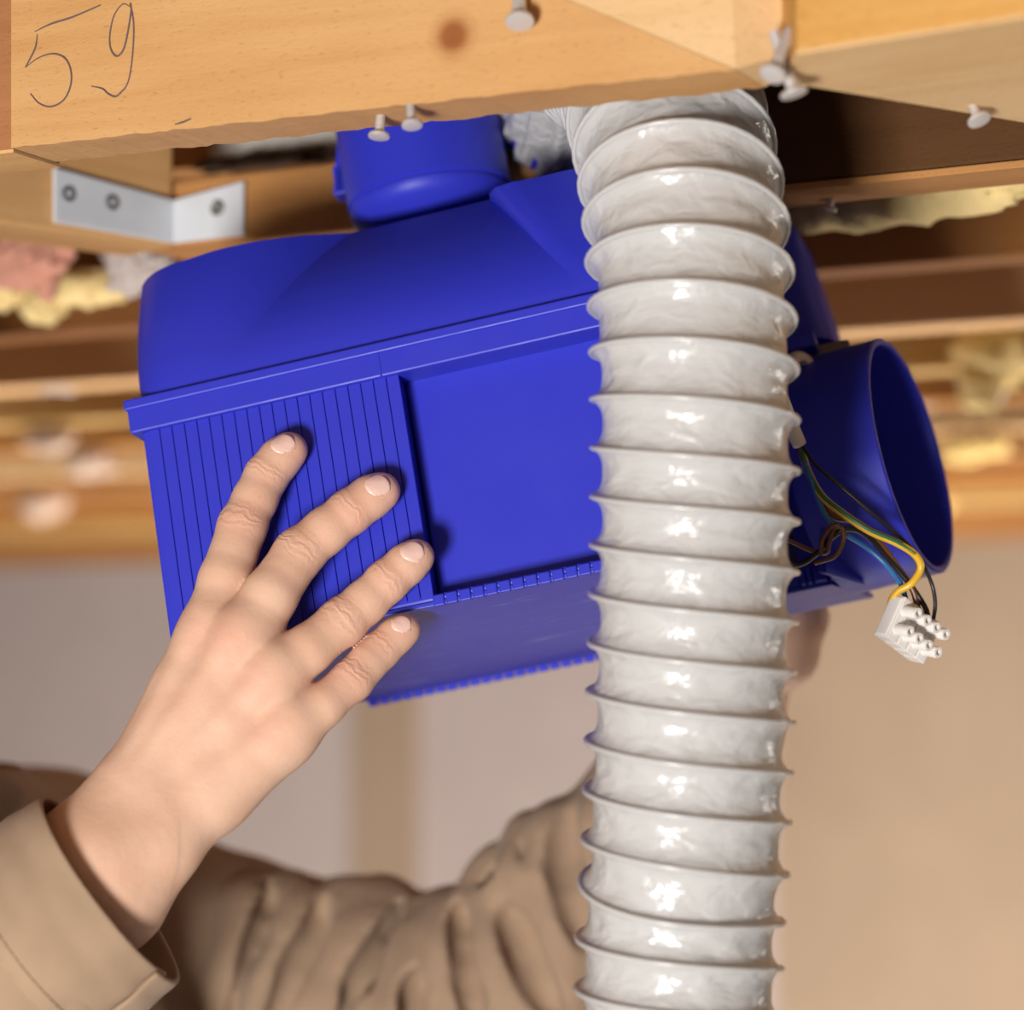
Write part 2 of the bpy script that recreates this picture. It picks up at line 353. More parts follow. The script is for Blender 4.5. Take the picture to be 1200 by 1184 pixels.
me = bpy.data.meshes.new('ceiling_joist'); me.from_pydata(m.v, [], m.f); bm = bmesh.new(); bm.from_mesh(me); bmesh.ops.triangulate(bm, faces=[f_ for f_ in bm.faces if len(f_.verts) > 4]); bmesh.ops.recalc_face_normals(bm, faces=bm.faces); bm.to_mesh(me); bm.free()
joistN = bpy.data.objects.new('ceiling_joist', me); COL.objects.link(joistN); joistN.location = jo; joistN.rotation_euler = (0, 0, math.atan2(nd0[1], nd0[0]))
kl = to_j(near_face(531, 42)); me.materials.append(wood('pine_sawn_knot', (.68, .40, .17), (.54, .27, .092), knot=tuple(kl)))
bv = joistN.modifiers.new('bevel', 'BEVEL'); bv.width = .0016; bv.segments = 2; bv.limit_method = 'ANGLE'; bv.angle_limit = math.radians(60)
tag(joistN, 'near pine joist with handwritten 59 and a round knot, across the top', 'joist')
# bevelled end of that joist
def back_face(px, py): return QP(px, py, n0 + nn * .014, nn)
e_ = [near_face(862, 81), back_face(932, 61), back_face(838, -420), near_face(540, -420), near_face(540, -53)]
m = MB(); fr_ = [to_j(p) for p in e_]; bk_ = [to_j(np.array(p) + nn * d_) for p, d_ in zip(e_, (.031, .017, .017, .031, .031))]; m.prism(fr_, bk_)
o = mesh('bevelled_end', m.v, m.f, WOODL, joistN); bm = bmesh.new(); bm.from_mesh(o.data); bmesh.ops.triangulate(bm, faces=bm.faces); bmesh.ops.recalc_face_normals(bm, faces=bm.faces); bm.to_mesh(o.data); bm.free()
tag(o, 'paler bevelled end of the joist')
# the piece the near joist butts against, at the left edge
a = QZ(11, 176) + nn * .003; d = -nd0
o = oriented('ceiling_joist', [a + d * .7, a, a + nn * .034, a + d * .7 + nn * .034], .2, WOODR, nd0, bevel=.002); lp = o; m = MB(); m.box((-.35, -.0172, -.0004), (.35, .0168, .001)); u2_ = m.build('underside_strip', WOOD, lp); tag(o, 'reddish joist end butting on the left of the marked joist', 'joist')
# wedge-shaped board at the right
w = [QZ(933, 60), QZ(2200, -142), QZ(2200, 308), QZ(915, 92)]
o = oriented('ceiling_joist', w, .16, WOODY, w[1] - w[0], bevel=.0012); tag(o, 'yellowish pine joist at the upper right with a splintered lower edge', 'joist')
oR = o; rr = o.matrix_basis.to_3x3().inverted()
f0 = np.array(w[3]); fd = np.array(w[2]) - f0
m = MB(); bl = [w[0] + [0, 0, -.0012], w[1] + [0, 0, -.0012], w[2] + [0, 0, -.0012], w[3] + [0, 0, -.0012]]; m.prism(bl, [np.array(p) + [0, 0, .0014] for p in bl])
u_ = mesh('pale_underside', np.array(m.v) - np.array(o.location), m.f, WOODL, None, origin=np.zeros(3))  # paler skin: light falling on the underside is painted into the wood
for v in u_.data.vertices: v.co = rr @ v.co
u_.parent = o; tag(u_, 'pale sawn underside')
sp = MB(); wn = unit(np.cross(fd, [0, 0, 1]))
if np.dot(wn, JN) < 0: wn = -wn
for i in range(90):
    t = random.uniform(.03, .95); c = f0 + fd * t; ln = random.uniform(.0006, .0026); wd = random.uniform(.0006, .0035)
    sp.add([c - unit(fd) * wd, c + unit(fd) * wd, c + unit(fd) * random.uniform(-1, 1) * .003 + wn * ln + [0, 0, -random.uniform(0, .001)], c + [0, 0, .004]], [(0, 1, 2), (1, 3, 2), (3, 0, 2), (0, 3, 1)])
s_ = mesh('splinters', np.array(sp.v) - np.array(o.location), sp.f, WOODL, None, origin=np.zeros(3))
for v in s_.data.vertices: v.co = rr @ v.co
s_.parent = o; s_['kind'] = 'stuff'
# joist with the batten that carries the bracket, left of the unit
b0, b1 = QZ(206, 291), QZ(1200, 187); bd = unit(b1 - b0); bn = unit(np.cross([0, 0, 1], bd))
def bpt(px): return QP(px, 200, b0, bn) * [1, 1, 0] + [0, 0, ZJ]
p0, p1 = b0 - bd * .02, bpt(640)
o = oriented('ceiling_batten', [p0, p1, p1 + bn * .035, p0 + bn * .035], .034, WOODO, bd, bevel=.002); tag(o, 'orange pine batten behind the blue unit, held by the steel angle', 'batten')
p0, p1 = bpt(660), bpt(1500)
o = oriented('ceiling_joist', [p0, p1, p1 + bn * .034, p0 + bn * .034], .19, wood('joist_shade_tone', (.11, .045, .012), (.07, .026, .007)), bd, bevel=.002); lath_p = o; tag(o, 'shaded joist behind the duct on the right, foam along its back', 'joist')  # very dark wood: the deep shade on this face is put into the colour
m = MB(); hl_ = float(np.linalg.norm(p1 - p0)) / 2; m.box((-hl_, -.0185, -.0035), (hl_, .0165, -.0002)); o = m.build('underside_strip', WOODO, lath_p, bevel=.0006); tag(o, 'paler strip along its underside')  # added strip, the underside's brighter light is put into its paler colour
# cross piece that the bracket's left leg is screwed to
a0, a1 = QZ(-160, 240), QZ(203, 290); ad = unit(a1 - a0); an = unit(np.cross([0, 0, 1], ad))
a1e = a1 + ad * .0
o = oriented('ceiling_blocking', [a0, a1e, a1e + an * .04, a0 + an * .04], .10, WOODO, ad, bevel=.002); tag(o, 'pine cross piece behind the steel angle bracket at the left', 'blocking')
o.data.materials[0] = wood('pine_block', (.66, .38, .16), (.5, .25, .085))
# pieces seen over the batten
a = P(40, 206, 1.43); c = P(243, 196, 1.40)
m = MB(); m.prism([a, c, c + bn * .03, a + bn * .03], [p + np.array([0, 0, .12]) for p in (a, c, c + bn * .03, a + bn * .03)]); o = m.build('ceiling_noggin', WOODO); tag(o, 'short brown wood noggin in shade above the steel bracket', 'wood piece')
a = P(246, 189, 1.40); c = P(470, 172, 1.36)
m = MB(); m.prism([a, c, c + bn * .02, a + bn * .02], [p + np.array([0, 0, .12]) for p in (a, c, c + bn * .02, a + bn * .02)]); o = m.build('plaster_panel', plain('old_plaster', (.8, .77, .7), .9, nscale=80, nstr=.5, var=.12)); tag(o, 'pale plaster panel seen above the orange batten', 'panel')
def blob(name, c, rad, seed, mat, label, cat, amp=.35, freq=60, sub=5, group=None, ax=None):
    bm = bmesh.new(); bmesh.ops.create_icosphere(bm, subdivisions=sub, radius=1); v = np.array([q.co for q in bm.verts])
    f = [[q.index for q in t.verts] for t in bm.faces]; bm.free(); p = v * np.array(rad)
    k = 1 + amp * vnoise(p * freq * .35, seed) + amp * .55 * vnoise(p * freq, seed + 1) + amp * .3 * vnoise(p * freq * 2.3, seed + 2)
    p = p * k[:, None]
    if ax is not None: p = p @ np.array(ax)
    o = mesh(name, p + np.array(c), f, mat, None, smooth=True); tag(o, label, cat, group); return o
JAX = [JD, JN, [0, 0, 1]]
WOOL = plain('mineral_wool', (.72, .52, .19), .95, nscale=300, nstr=.8, nd_=.002, var=.2); WOOLP = plain('wool_pale', (.74, .56, .25), .95, nscale=260, nstr=.8, nd_=.002, var=.2)
PINK = plain('pink_wool', (.66, .31, .22), .95, nscale=200, nstr=.8, nd_=.002, var=.15); FILMM = plain('white_film', (.56, .48, .44), .5, nscale=120, nstr=.9, nd_=.003, var=.15)
blob('dirt_ridge', P(320, 186, 1.375), (.05, .006, .004), 3, plain('dirt', (.08, .05, .03), .95, nscale=200), 'dark dirt ridge along the foot of the plaster panel', 'dirt', .5, 110, 4, ax=JAX)
blob('foam_strip', P(1040, 228, 1.235), (.07, .012, .016), 11, WOOLP, 'pale yellow foam bulging below the shaded joist at right', 'foam', .20, 40, ax=JAX)
blob('foam_strip', P(1150, 214, 1.21), (.06, .010, .006), 12, WOOLP, 'thin yellow foam tail at the right frame edge', 'foam', .3, 60, ax=JAX)
blob('insulation_clump', P(38, 305, 1.42), (.022, .012, .013), 21, PINK, 'pink insulation tuft hanging left under the cross piece', 'insulation', .4, 70, ax=JAX)
blob('insulation_clump', P(55, 322, 1.42), (.008, .008, .016), 28, PINK, 'small pink insulation drip beside the larger pink tuft', 'insulation', .3, 70, ax=JAX)
blob('film_scrap', P(160, 312, 1.42), (.022, .010, .012), 23, FILMM, 'crumpled white film scrap below the steel bracket', 'film', .4, 80, ax=JAX)
blob('film_scrap', P(190, 328, 1.46), (.014, .008, .008), 24, FILMM, 'small white film flap touching the blue unit', 'film', .4, 80, ax=JAX)
blob('insulation_clump', P(85, 340, 1.5), (.046, .016, .009), 25, WOOLP, 'yellow wool strip left of the blue unit', 'insulation', .35, 60, ax=JAX)
blob('insulation_clump', P(48, 355, 1.5), (.015, .012, .012), 26, WOOLP, 'low yellow wool lump under the wool strip at left', 'insulation', .35, 60, ax=JAX)
blob('insulation_clump', P(5, 342, 1.5), (.02, .012, .009), 27, WOOLP, 'yellow wool lump cut by the left frame edge', 'insulation', .35, 60, ax=JAX)
blob('insulation_clump', P(1175, 395, 1.78), (.034, .02, .042), 31, WOOLP, 'big bright wool tuft at the right frame edge', 'insulation', .4, 40, ax=JAX)
blob('insulation_clump', P(1130, 345, 1.72), (.06, .02, .014), 32, WOOL, 'golden wool strip above the bright tuft at right', 'insulation', .35, 40, ax=JAX)
blob('film_scrap', P(1150, 438, 1.8), (.02, .012, .016), 33, FILMM, 'white film scrap under the bright wool tuft', 'film', .4, 60, ax=JAX)
# further joists, running away to the back wall
base0 = 1.458; labels = ['dark brown joist just behind the blue unit', 'light tan joist, third behind the blue unit', 'olive tan joist further back', 'orange joist in the mid distance', 'pale joist in the mid distance', 'brown joist past the middle of the room',
          'tan joist past the middle of the room', 'amber joist two thirds back', 'light joist two thirds back', 'brown joist near the back wall', 'amber joist near the back wall', 'last joist before the back wall']
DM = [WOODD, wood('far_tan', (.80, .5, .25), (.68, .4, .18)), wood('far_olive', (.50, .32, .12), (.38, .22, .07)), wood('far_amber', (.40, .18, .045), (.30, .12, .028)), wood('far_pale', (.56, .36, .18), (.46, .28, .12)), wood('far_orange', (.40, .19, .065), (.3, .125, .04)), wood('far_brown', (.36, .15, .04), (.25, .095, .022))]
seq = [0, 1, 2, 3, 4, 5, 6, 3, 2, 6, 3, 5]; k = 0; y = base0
ys = []
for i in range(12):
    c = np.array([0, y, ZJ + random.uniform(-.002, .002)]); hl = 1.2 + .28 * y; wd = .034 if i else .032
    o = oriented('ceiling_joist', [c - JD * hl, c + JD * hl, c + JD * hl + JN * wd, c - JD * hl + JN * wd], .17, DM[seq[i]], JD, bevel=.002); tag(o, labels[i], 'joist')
    ys.append(y); y += .245 + random.uniform(-.012, .012)
def snap(p):
    c_ = p[1] + .53 * p[0]; k_ = min(ys, key=lambda y_: abs(y_ + .02 - c_)); p = np.array(p); p[1] += k_ + .02 - c_; return p
FARS = plain('far_scrap', (.46, .33, .25), .9, nscale=60)
for i, (px, py, d, s, wht) in enumerate([(118, 548, 2.9, .025, 1), (36, 590, 3.0, .03, 1), (1150, 520, 2.6, .03, 0), (1010, 440, 1.95, .018, 1), (1090, 590, 3.3, .03, 0), (62, 515, 2.6, .028, 1)]):
    p = snap(QZ(px, py, ZJ - s * .35))
    blob('insulation_clump', p, (s, s * .5, s * .5), 50 + i, FARS if wht else WOOL, ['whitish scrap hanging left of the blue unit', 'pale long rag hanging low at the left edge', 'yellow wool tuft right of the open spigot', 'small white scrap above the open spigot', 'wide wool tuft far back at right', 'whitish scrap under a far joist at left'][i], 'insulation', .4, 40, 4, ax=JAX)

# ------------------------------------------------------------------ nails
def nail(head_px, root_px, d0, d1, rs, rh, label, z_root=None):
    a = np.array(root_px if len(root_px) == 3 else P(*root_px, d0)); h = P(*head_px, float(np.dot(a - CAMP, FWD)) + d1); ax = unit(h - a); Lg = np.linalg.norm(h - a)
    rt = empty('nail', a); tag(rt, label, 'nail', None)
    v, f = lathe([(rs * .9, -.012), (rs, 0), (rs, Lg * .35), (rs * 1.04, Lg * .36), (rs, Lg * .37), (rs, Lg - .001)], 12, (0, 0, 0), ax); s = mesh('shank', v, f, NAILM, rt); smooth_by_angle(s); rh *= .88
    v, f = lathe([(rs, Lg - .0022), (rh * .94, Lg - .0014), (rh, Lg - .0007), (rh * .96, Lg), (rh * .5, Lg + .0004)], 20, (0, 0, 0), ax); s = mesh('head', v, f, NAILM, rt); smooth_by_angle(s, 50)
    return rt
mid = lambda px, t=.5: near_pt(px) + nn * TH * t
nail((444, 161), tuple(QZ(446, 137)), 1, -.002, .0019, .0048, 'whitish nail left of its pair below the marked joist, longer')
nail((483, 148), tuple(QZ(481, 125)), 1, -.003, .0017, .0046, 'greyer nail right of its pair below the marked joist, shorter')
nail((609, 26), tuple(near_face(608, -30)), 1, -.012, .0026, .0062, 'blurred nail at the top edge above the blue unit')
nail((905, 88), tuple(QZ(914, 66, ZJ + .001)), 1, -.004, .0024, .0055, 'blurred left nail of the pair right of the duct top')
nail((931, 111), tuple(QZ(919, 74, ZJ + .001)), 1, -.002, .0022, .0058, 'blurred right nail of the pair, hanging lower')
nail((1148, 142), tuple(QZ(1137, 118, ZJ + .001)), 1, -.004, .0019, .0052, 'tilted nail under the splintered joist at right')
nail((971, 246), tuple(QZ(978, 222, ZJ + .001)), 1, .003, .0016, .0042, 'thin grey nail under the shaded joist at right')
for i, (px, py, d) in enumerate([(50, 452, 1.95), (60, 515, 2.4), (120, 545, 2.7), (1030, 500, 2.4), (1090, 470, 2.1)]):
    a = snap(QZ(px, py - 10)); nail((px, py), tuple(a), 1, -.002, .0035, .009, ['bright out of focus nail left of the blue unit', 'faint far nail at left', 'faint far nail near the unit at left', 'far nail right of the open spigot', 'far nail above right of the spigot'][i])

# pencil figures 59 on the near joist
def stroke(pts):
    w_ = [near_face(*p) - nn * .0001 for p in crom([(x, y, 0) for x, y in pts], 10)[:, :2]]
    v, f = tube([to_j(p) for p in w_], [.0002, .00042, .0004, .0003], 6, curve=False); return v, f
STROKES = []
STROKES.append(stroke([(41, 37), (60, 28), (85, 20), (118, 6)]))
STROKES.append(stroke([(44, 40), (42, 55), (36, 68), (30, 79)]))
STROKES.append(stroke([(30, 79), (45, 68), (62, 63), (76, 68), (83, 82), (83, 100), (75, 117), (60, 125), (46, 121), (36, 110)]))
STROKES.append(stroke([(153, 8), (144, 5), (134, 18), (129, 40), (130, 57), (137, 66), (145, 58), (150, 38), (154, 12), (153, 5), (157, 30), (155, 70), (150, 97), (141, 110)]))
STROKES.append(stroke([(107, 101), (120, 104), (127, 110), (136, 113), (145, 105)]))
STROKES.append(stroke([(205, 146), (215, 143), (224, 139)]))
for i_, grp in enumerate((STROKES[0:3], STROKES[3:5], STROKES[5:])):
    m = MB()
    for v, f in grp: m.add(v, f)
    o = m.build('pencil_mark', PENCIL, joistN); tag(o, ['handwritten figure 5 in pencil', 'handwritten figure 9 in pencil', 'short pencil tick'][i_])

# ------------------------------------------------------------------ steel angle bracket
br = empty('angle_bracket', QP(203, 285, a1 - an * .002, an)); tag(br, 'galvanised steel angle bracket screwed into the corner at left', 'bracket')
bo = np.array(br.location)
def plate(name, cs, nrm, th=.0025):
    m = MB(); m.prism([c - bo for c in cs], [c - bo - nrm * th for c in cs]); return m.build(name, STEEL, br, bevel=.0006)
if np.dot(an, FWD) < 0: an = -an
if np.dot(bn, FWD) < 0: bn = -bn
pa = a1 - an * .001; pb = b0 - bn * .001
la = [QP(61, 197, pa, an), QP(204, 236, pa, an), QP(204, 286, pa, an), QP(61, 261, pa, an)]
plate('left_leg', la, an)
jt = [QP(204, 236, pa, an), QP(204, 286, pa, an)]
lb = [jt[0], QP(288, 213, pb, bn), QP(288, 276, pb, bn), jt[1]]
plate('right_leg', lb, bn)
for (px, py, p_, n_) in [(77, 228, pa, an), (128, 238, pa, an), (260, 245, pb, bn)]:
    c = QP(px, py, p_, n_) - bo - n_ * (.0022 if px < 200 else .0034)
    v, f = lathe([(.0040, 0), (.0040, .0008), (.0032, .0012), (.0016, .0006), (.0014, .0002)], 18, c, -n_); o = mesh('bolt', v, f, BOLTM, br); smooth_by_angle(o)

# ------------------------------------------------------------------ blue ventilation unit (built in its own axes: x along the front, y to the back, z up)
def rot3(ro, ta, ps):
    c, s = math.cos, math.sin
    Y = np.array([[c(ps), 0, -s(ps)], [0, 1, 0], [s(ps), 0, c(ps)]]); T = np.array([[1, 0, 0], [0, c(ta), -s(ta)], [0, s(ta), c(ta)]]); Z = np.array([[c(ro), -s(ro), 0], [s(ro), c(ro), 0], [0, 0, 1]])
    return Z @ T @ Y
MC = rot3(math.radians(9.6), math.radians(14.08), math.radians(-10.71)); C2W = np.stack([RGT, UPV, FWD], 1)
EX, EZ, EY = C2W @ MC[:, 0], C2W @ MC[:, 1], C2W @ MC[:, 2]; FO = P(156, 470, 1.10)
FR = np.stack([EX, EY, EZ], 1)
fan = empty('ventilation_unit', mat=Matrix(((*FR[0], FO[0]), (*FR[1], FO[1]), (*FR[2], FO[2]), (0, 0, 0, 1))))
tag(fan, 'blue plastic ventilation fan unit held up between the joists', 'fan unit')
def w2f(p): return FR.T @ (np.array(p) - FO)
def f2w(p): return FO + FR @ np.array(p, float)
def FP(px, py, y=0.0): return w2f(QP(px, py, f2w((0, y, 0)), EY))     # point of a plane parallel to the front face
HB, D0, WL, WF, YS, WR = .111, .172, .113, .222, .125, .262             # height, depth, ribbed width, front width, step, right end
m = MB(); m.box((.0015, .0015, -HB), (WL, D0, -.004)); m.box((WL, .016, -HB), (WF, D0, -.004)); m.box((WF - .004, .0015, -HB), (WF, .02, -.004))
m.box((.0, .0, -HB), (WF, D0, -HB + .003))
m.prism([(WF, YS, -HB), (WR, YS, -HB), (WR + .014, D0 + .003, -HB), (WF, D0 + .003, -HB)], [(WF, YS, -.004), (WR, YS, -.004), (WR + .014, D0 + .003, -.004), (WF, D0 + .003, -.004)])
m.build('housing', BLUE, fan, bevel=.0012)
# scuffed bottom plate
m = MB(); m.prism([(.012, -.0005, -HB - .002), (WF, -.0005, -HB - .002), (WF, YS - .001, -HB - .002), (WR + .001, YS - .001, -HB - .002), (WR + .015, D0 + .001, -HB - .002), (.035, D0 + .001, -HB - .002), (.012, D0 - .03, -HB - .002)],
                  [(.010, -.0005, -HB), (WF, -.0005, -HB), (WF, YS - .001, -HB), (WR + .001, YS - .001, -HB), (WR + .015, D0 + .001, -HB), (.033, D0 + .001, -HB), (.010, D0 - .03, -HB)]); m.build('bottom_plate', BLUES, fan, bevel=.0004)
# recessed panel right of the ribs
m = MB(); m.box((WL + .001, .0135, -HB + .003), (WF - .0045, .0165, -.012)); m.build('recessed_panel', BLUE, fan, bevel=.0008)
m = MB(); m.box((WF - .021, .004, -.026), (WF - .014, .014, -.020)); m.build('panel_clip', BLUE, fan, bevel=.0006)
# ribs of the front panel, then the same rhythm as teeth along both lower edges
me0 = None; pitch = .00552
for i in range(20):
    x = .0042 + i * pitch
    if me0 is None:
        mm = MB(); mm.add([(0, -.0002, -HB + .001), (.00525, -.0002, -HB + .001), (.00525, .002, -HB + .001), (0, .002, -HB + .001), (0, .0002, -.0135), (.00525, .0002, -.0135), (.00525, .002, -.0135), (0, .002, -.0135)],
                          [(0, 3, 2, 1), (4, 5, 6, 7), (0, 1, 5, 4), (1, 2, 6, 5), (2, 3, 7, 6), (3, 0, 4, 7)])
        o = mm.build('rib', BLUE, fan, bevel=.0003); me0 = o.data; o0 = o
    else: o = o0.copy(); link(o); o.parent = fan
    o.location = (x, .0002, 0)
tm = None
for (y, x0, n_, zo) in [(-.0012, WL + .001, 19, 0), (D0 + .0006, .036, 33, -.0022)]:
    for i in range(n_):
        if tm is None:
            mm = MB(); mm.box((0, 0, -.0024), (.0047, .003, .0022)); o = mm.build('ridge', BLUE, fan, bevel=.0005); tm = o
        else: o = tm.copy(); link(o); o.parent = fan
        o.location = (x0 + i * pitch, y, -HB + zo)
# band round the top of the housing
m = MB(); m.box((-.0025, -.0025, -.0146), (WF + .001, D0 + .002, -.0020)); m.box((WF, YS - .0025, -.0146), (WR + .004, D0 + .003, -.0020))
bd_ = m.build('band', BLUE, fan, bevel=.0009)
m = MB(); m.box((-.0035, -.0035, -.0045), (WF + .001, D0, .0)); m.box((WF, YS - .0035, -.0045), (WR + .005, D0 + .003, 0)); m.build('lip', BLUE, bd_, bevel=.0008)
m = MB(); m.box((WL - .0055, -.0029, -.0146), (WL - .0048, -.002, -.0045)); m.build('seam', BLUE, bd_)
# hood: rectangle below, bulging rounded outline above
HZ = .070
def arc(c, r, a0, a1, n):
    return [(c[0] + r[0] * math.cos(t), c[1] + r[1] * math.sin(t)) for t in np.linspace(math.radians(a0), math.radians(a1), n)]
def resample(p, n):
    p = np.array(p, float); s = np.r_[0, np.cumsum(np.linalg.norm(np.diff(p, axis=0), axis=1))]; t = np.linspace(0, s[-1], n); return np.stack([np.interp(t, s, p[:, 0]), np.interp(t, s, p[:, 1])], 1)
NT = 16
def seg3(side, corner, front): return np.vstack([resample(side, 8)[:-1], resample(corner, 20)[:-1], resample(front, 14)])
def z3(cz, fz): return np.r_[np.full(7, cz), np.full(19, cz), np.linspace(cz, fz, 14)]
cb = arc((.012, .012), (.0115, .0115), 180, 270, 12); ct = arc((.026, .062), (.034, .040), 180, 270, 16)
Lb = seg3([(.0005, .165), cb[0]], cb, [cb[-1], (.037, .0005)]); Lt = seg3([(-.008, .160), ct[0]], ct, [ct[-1], (.040, .0215), (.056, .0260), (.074, .036), (.092, .0510)])
rb = arc((WF - .012, .012), (.012, .0115), 270, 360, 12); rt_ = arc((.192, .056), (.030, .032), 270, 360, 16)
Rb = seg3([(.198, .0005), (.203, .0005)], [(.203, .0005)] + rb, [rb[-1], (WF, .16)]); Rt = np.vstack([resample([(.156, .0510), (.1575, .040), (.162, .031), (.17, .0258), (.18, .0242)], 14)[:-1], resample([(.18, .0242)] + rt_, 20)[:-1], resample([rt_[-1], (WF, .16)], 8)])
Rb = np.vstack([resample([(.198, .0005), (.206, .0005)], 14)[:-1], resample([(.206, .0005)] + rb, 20)[:-1], resample([rb[-1], (WF, .16)], 8)])
Fb = resample([(.037, .0005), (.198, .0005)], 30); Ft = resample([(.092, .0510), (.156, .0510)], 30)
zL = z3(.0645, HZ); zR = zL[::-1]; zF = np.full(30, HZ)
hv = []; hf = []
def loft(Bt, Tp, zt, ex0, ex1, x0=1.0, x1=1.0):
    base = len(hv); n = len(Bt)
    for t in np.linspace(0, 1, NT):
        for i in range(n):
            k_ = i / (n - 1); w_ = t ** (ex0 + (ex1 - ex0) * k_); wx = t ** (x0 + (x1 - x0) * k_)
            hv.append((Bt[i][0] + (Tp[i][0] - Bt[i][0]) * wx, Bt[i][1] + (Tp[i][1] - Bt[i][1]) * w_, zt[i] * t))
    for r in range(NT - 1):
        for i in range(n - 1): hf.append((base + r * n + i, base + r * n + i + 1, base + (r + 1) * n + i + 1, base + (r + 1) * n + i))
loft(Lb, Lt, zL, 1.1, 1.9, .8, 1.0); loft(Rb, Rt, zR, 1.9, 1.1); loft(Fb, Ft, zF, 1.9, 1.9)
o = mesh('hood', hv, hf, BLUE, fan); smooth_by_angle(o, 50); hood = o
# flat top closing the hood
tp = [(p[0], p[1], z) for p, z in zip(Lt, zL)] + [(p[0], p[1], z) for p, z in zip(Rt, zR)] + [(.12, .165, HZ)]
m = MB(); m.prism([(x, y_, z - .002) for x, y_, z in tp], tp); o = m.build('hood_top', BLUE, hood); bm = bmesh.new(); bm.from_mesh(o.data); bmesh.ops.triangulate(bm, faces=[f_ for f_ in bm.faces if len(f_.verts) > 4]); bm.to_mesh(o.data); bm.free()
m = MB(); m.box((.004, .155, 0), (WF, .168, HZ)); m.build('hood_back', BLUE, hood)
# rear right shoulder of the hood
sb = arc((WR + .003, YS + .02), (.02, .02), 270, 360, 10); sb2 = [(WF - .06, YS)] + sb + [(WR + .025, .20), (WF - .06, .20)]
st = arc((WR - .012, YS + .042), (.026, .030), 270, 360, 10); st2 = [(WF - .06, YS + .012)] + st + [(WR + .016, .21), (WF - .06, .21)]
m = MB(); n_ = len(sb2); vv = []
for t in np.linspace(0, 1, 6): vv += [(a_[0] + (c_[0] - a_[0]) * t, a_[1] + (c_[1] - a_[1]) * t, .066 * t) for a_, c_ in zip(sb2, st2)]
ff = [(r_ * n_ + i, r_ * n_ + (i + 1) % n_, (r_ + 1) * n_ + (i + 1) % n_, (r_ + 1) * n_ + i) for r_ in range(5) for i in range(n_)] + [tuple(5 * n_ + i for i in range(n_))]
o = mesh('hood_shoulder', vv, ff, BLUE, hood, bevel=.003, seg=3); smooth_by_angle(o, 40)
# round plugs standing on the hood
def plug(name, u, y_, z0, hgt, r):
    v, f = lathe([(.015, z0 - .020), (.018, z0 - .011), (r * .6, z0 - .0085), (r * .90, z0 - .004), (r * .975, z0), (r * .985, z0 + .0025), (r * .965, z0 + .0032), (r * .965, z0 + .0045), (r, z0 + .0052), (r, z0 + hgt)], 72, (u, y_, 0))
    o = mesh(name, v, f, BLUE, fan); smooth_by_angle(o, 38); return o
pl = plug('top_spigot', .1205, .094, .0885, .062, .0375)
m = MB(); m.box((.1205 - .0415, .088, .104), (.1205 - .036, .100, .118)); m.build('hook', BLUE, pl, bevel=.001)
m = MB(); m.add([(.1205 - .043, .088, .104), (.1205 - .043, .1, .104), (.1205 - .037, .1, .104), (.1205 - .037, .088, .104), (.1205 - .0375, .088, .128), (.1205 - .0375, .1, .128), (.1205 - .036, .1, .128), (.1205 - .036, .088, .128)], [(0, 1, 2, 3), (4, 7, 6, 5), (0, 4, 5, 1), (1, 5, 6, 2), (2, 6, 7, 3), (3, 7, 4, 0)]); m.build('hook_ramp', BLUE, pl, bevel=.0008)
pl2 = plug('top_spigot', .2320, .150, .076, .055, .034)
for k_ in range(5):
    aa = math.radians(-38 + k_ * 11); m = MB(); cx_, cy_ = .2320 + .0345 * math.cos(aa), .150 + .0355 * math.sin(aa)
    m.box((cx_ - .0025, cy_ - .0016, .114), (cx_ + .0025, cy_ + .0016, .127)); m.build('grip_rib', BLUE, pl2, bevel=.0005)
# side spigot with open end
ta = math.radians(12.5); sax = np.array([math.cos(ta), -math.sin(ta), 0.0]); RS = .0535
rimc = w2f(P(1069, 533, 1.150)); Ls = .040
v, f = lathe([(RS, -Ls), (RS, -.0008), (RS - .0008, 0), (RS - .0024, 0), (RS - .0032, -.0008), (RS - .0032, -Ls)], 96, rimc, sax, close=True)
sg = mesh('side_spigot', v, f, BLUE, fan); smooth_by_angle(sg, 40)
v, f = lathe([(RS - .003, -Ls - .002), (RS - .003, -Ls + .001)], 64, rimc, sax); mesh('spigot_floor', v, f, BLUE, sg)
# triangular arrow moulded on the spigot wall
pa_ = [P(990, 425, 1.1), P(1008, 432, 1.1), P(990, 433, 1.1)]
# stepped-back compartment: rails, clips, gland
def FY(px, py, y_): return w2f(QP(px, py, f2w((0, y_, 0)), EY))
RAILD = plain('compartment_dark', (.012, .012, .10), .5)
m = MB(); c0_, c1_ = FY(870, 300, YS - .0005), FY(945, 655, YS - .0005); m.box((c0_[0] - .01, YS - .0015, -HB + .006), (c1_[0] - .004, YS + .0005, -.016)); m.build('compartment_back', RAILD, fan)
for k_, (px_, w_) in enumerate([(944, .0016), (950, .0013), (957, .0018)]):
    q_ = FY(px_, 600, YS - .004); m = MB(); m.box((q_[0], YS - .006 + k_ * .0012, -HB), (q_[0] + w_, YS + .001, -.016)); m.build('rail', BLUE, fan, bevel=.0003)
for k_, px_ in enumerate((936, 944, 952, 959)):
    q_ = FY(px_, 666, YS - .004); m = MB(); m.box((q_[0], YS - .005, -HB), (q_[0] + .0018, YS, -HB + .006 + .0015 * (k_ % 2))); m.build('catch', BLUE, fan, bevel=.0004)
q_ = FY(928, 402, YS - .012); m = MB(); m.box((q_[0] - .012, YS - .016, q_[2] - .0045), (q_[0] + .0105, YS + .002, q_[2] + .003)); m.build('locking_tab', BLUE, fan, bevel=.0012)
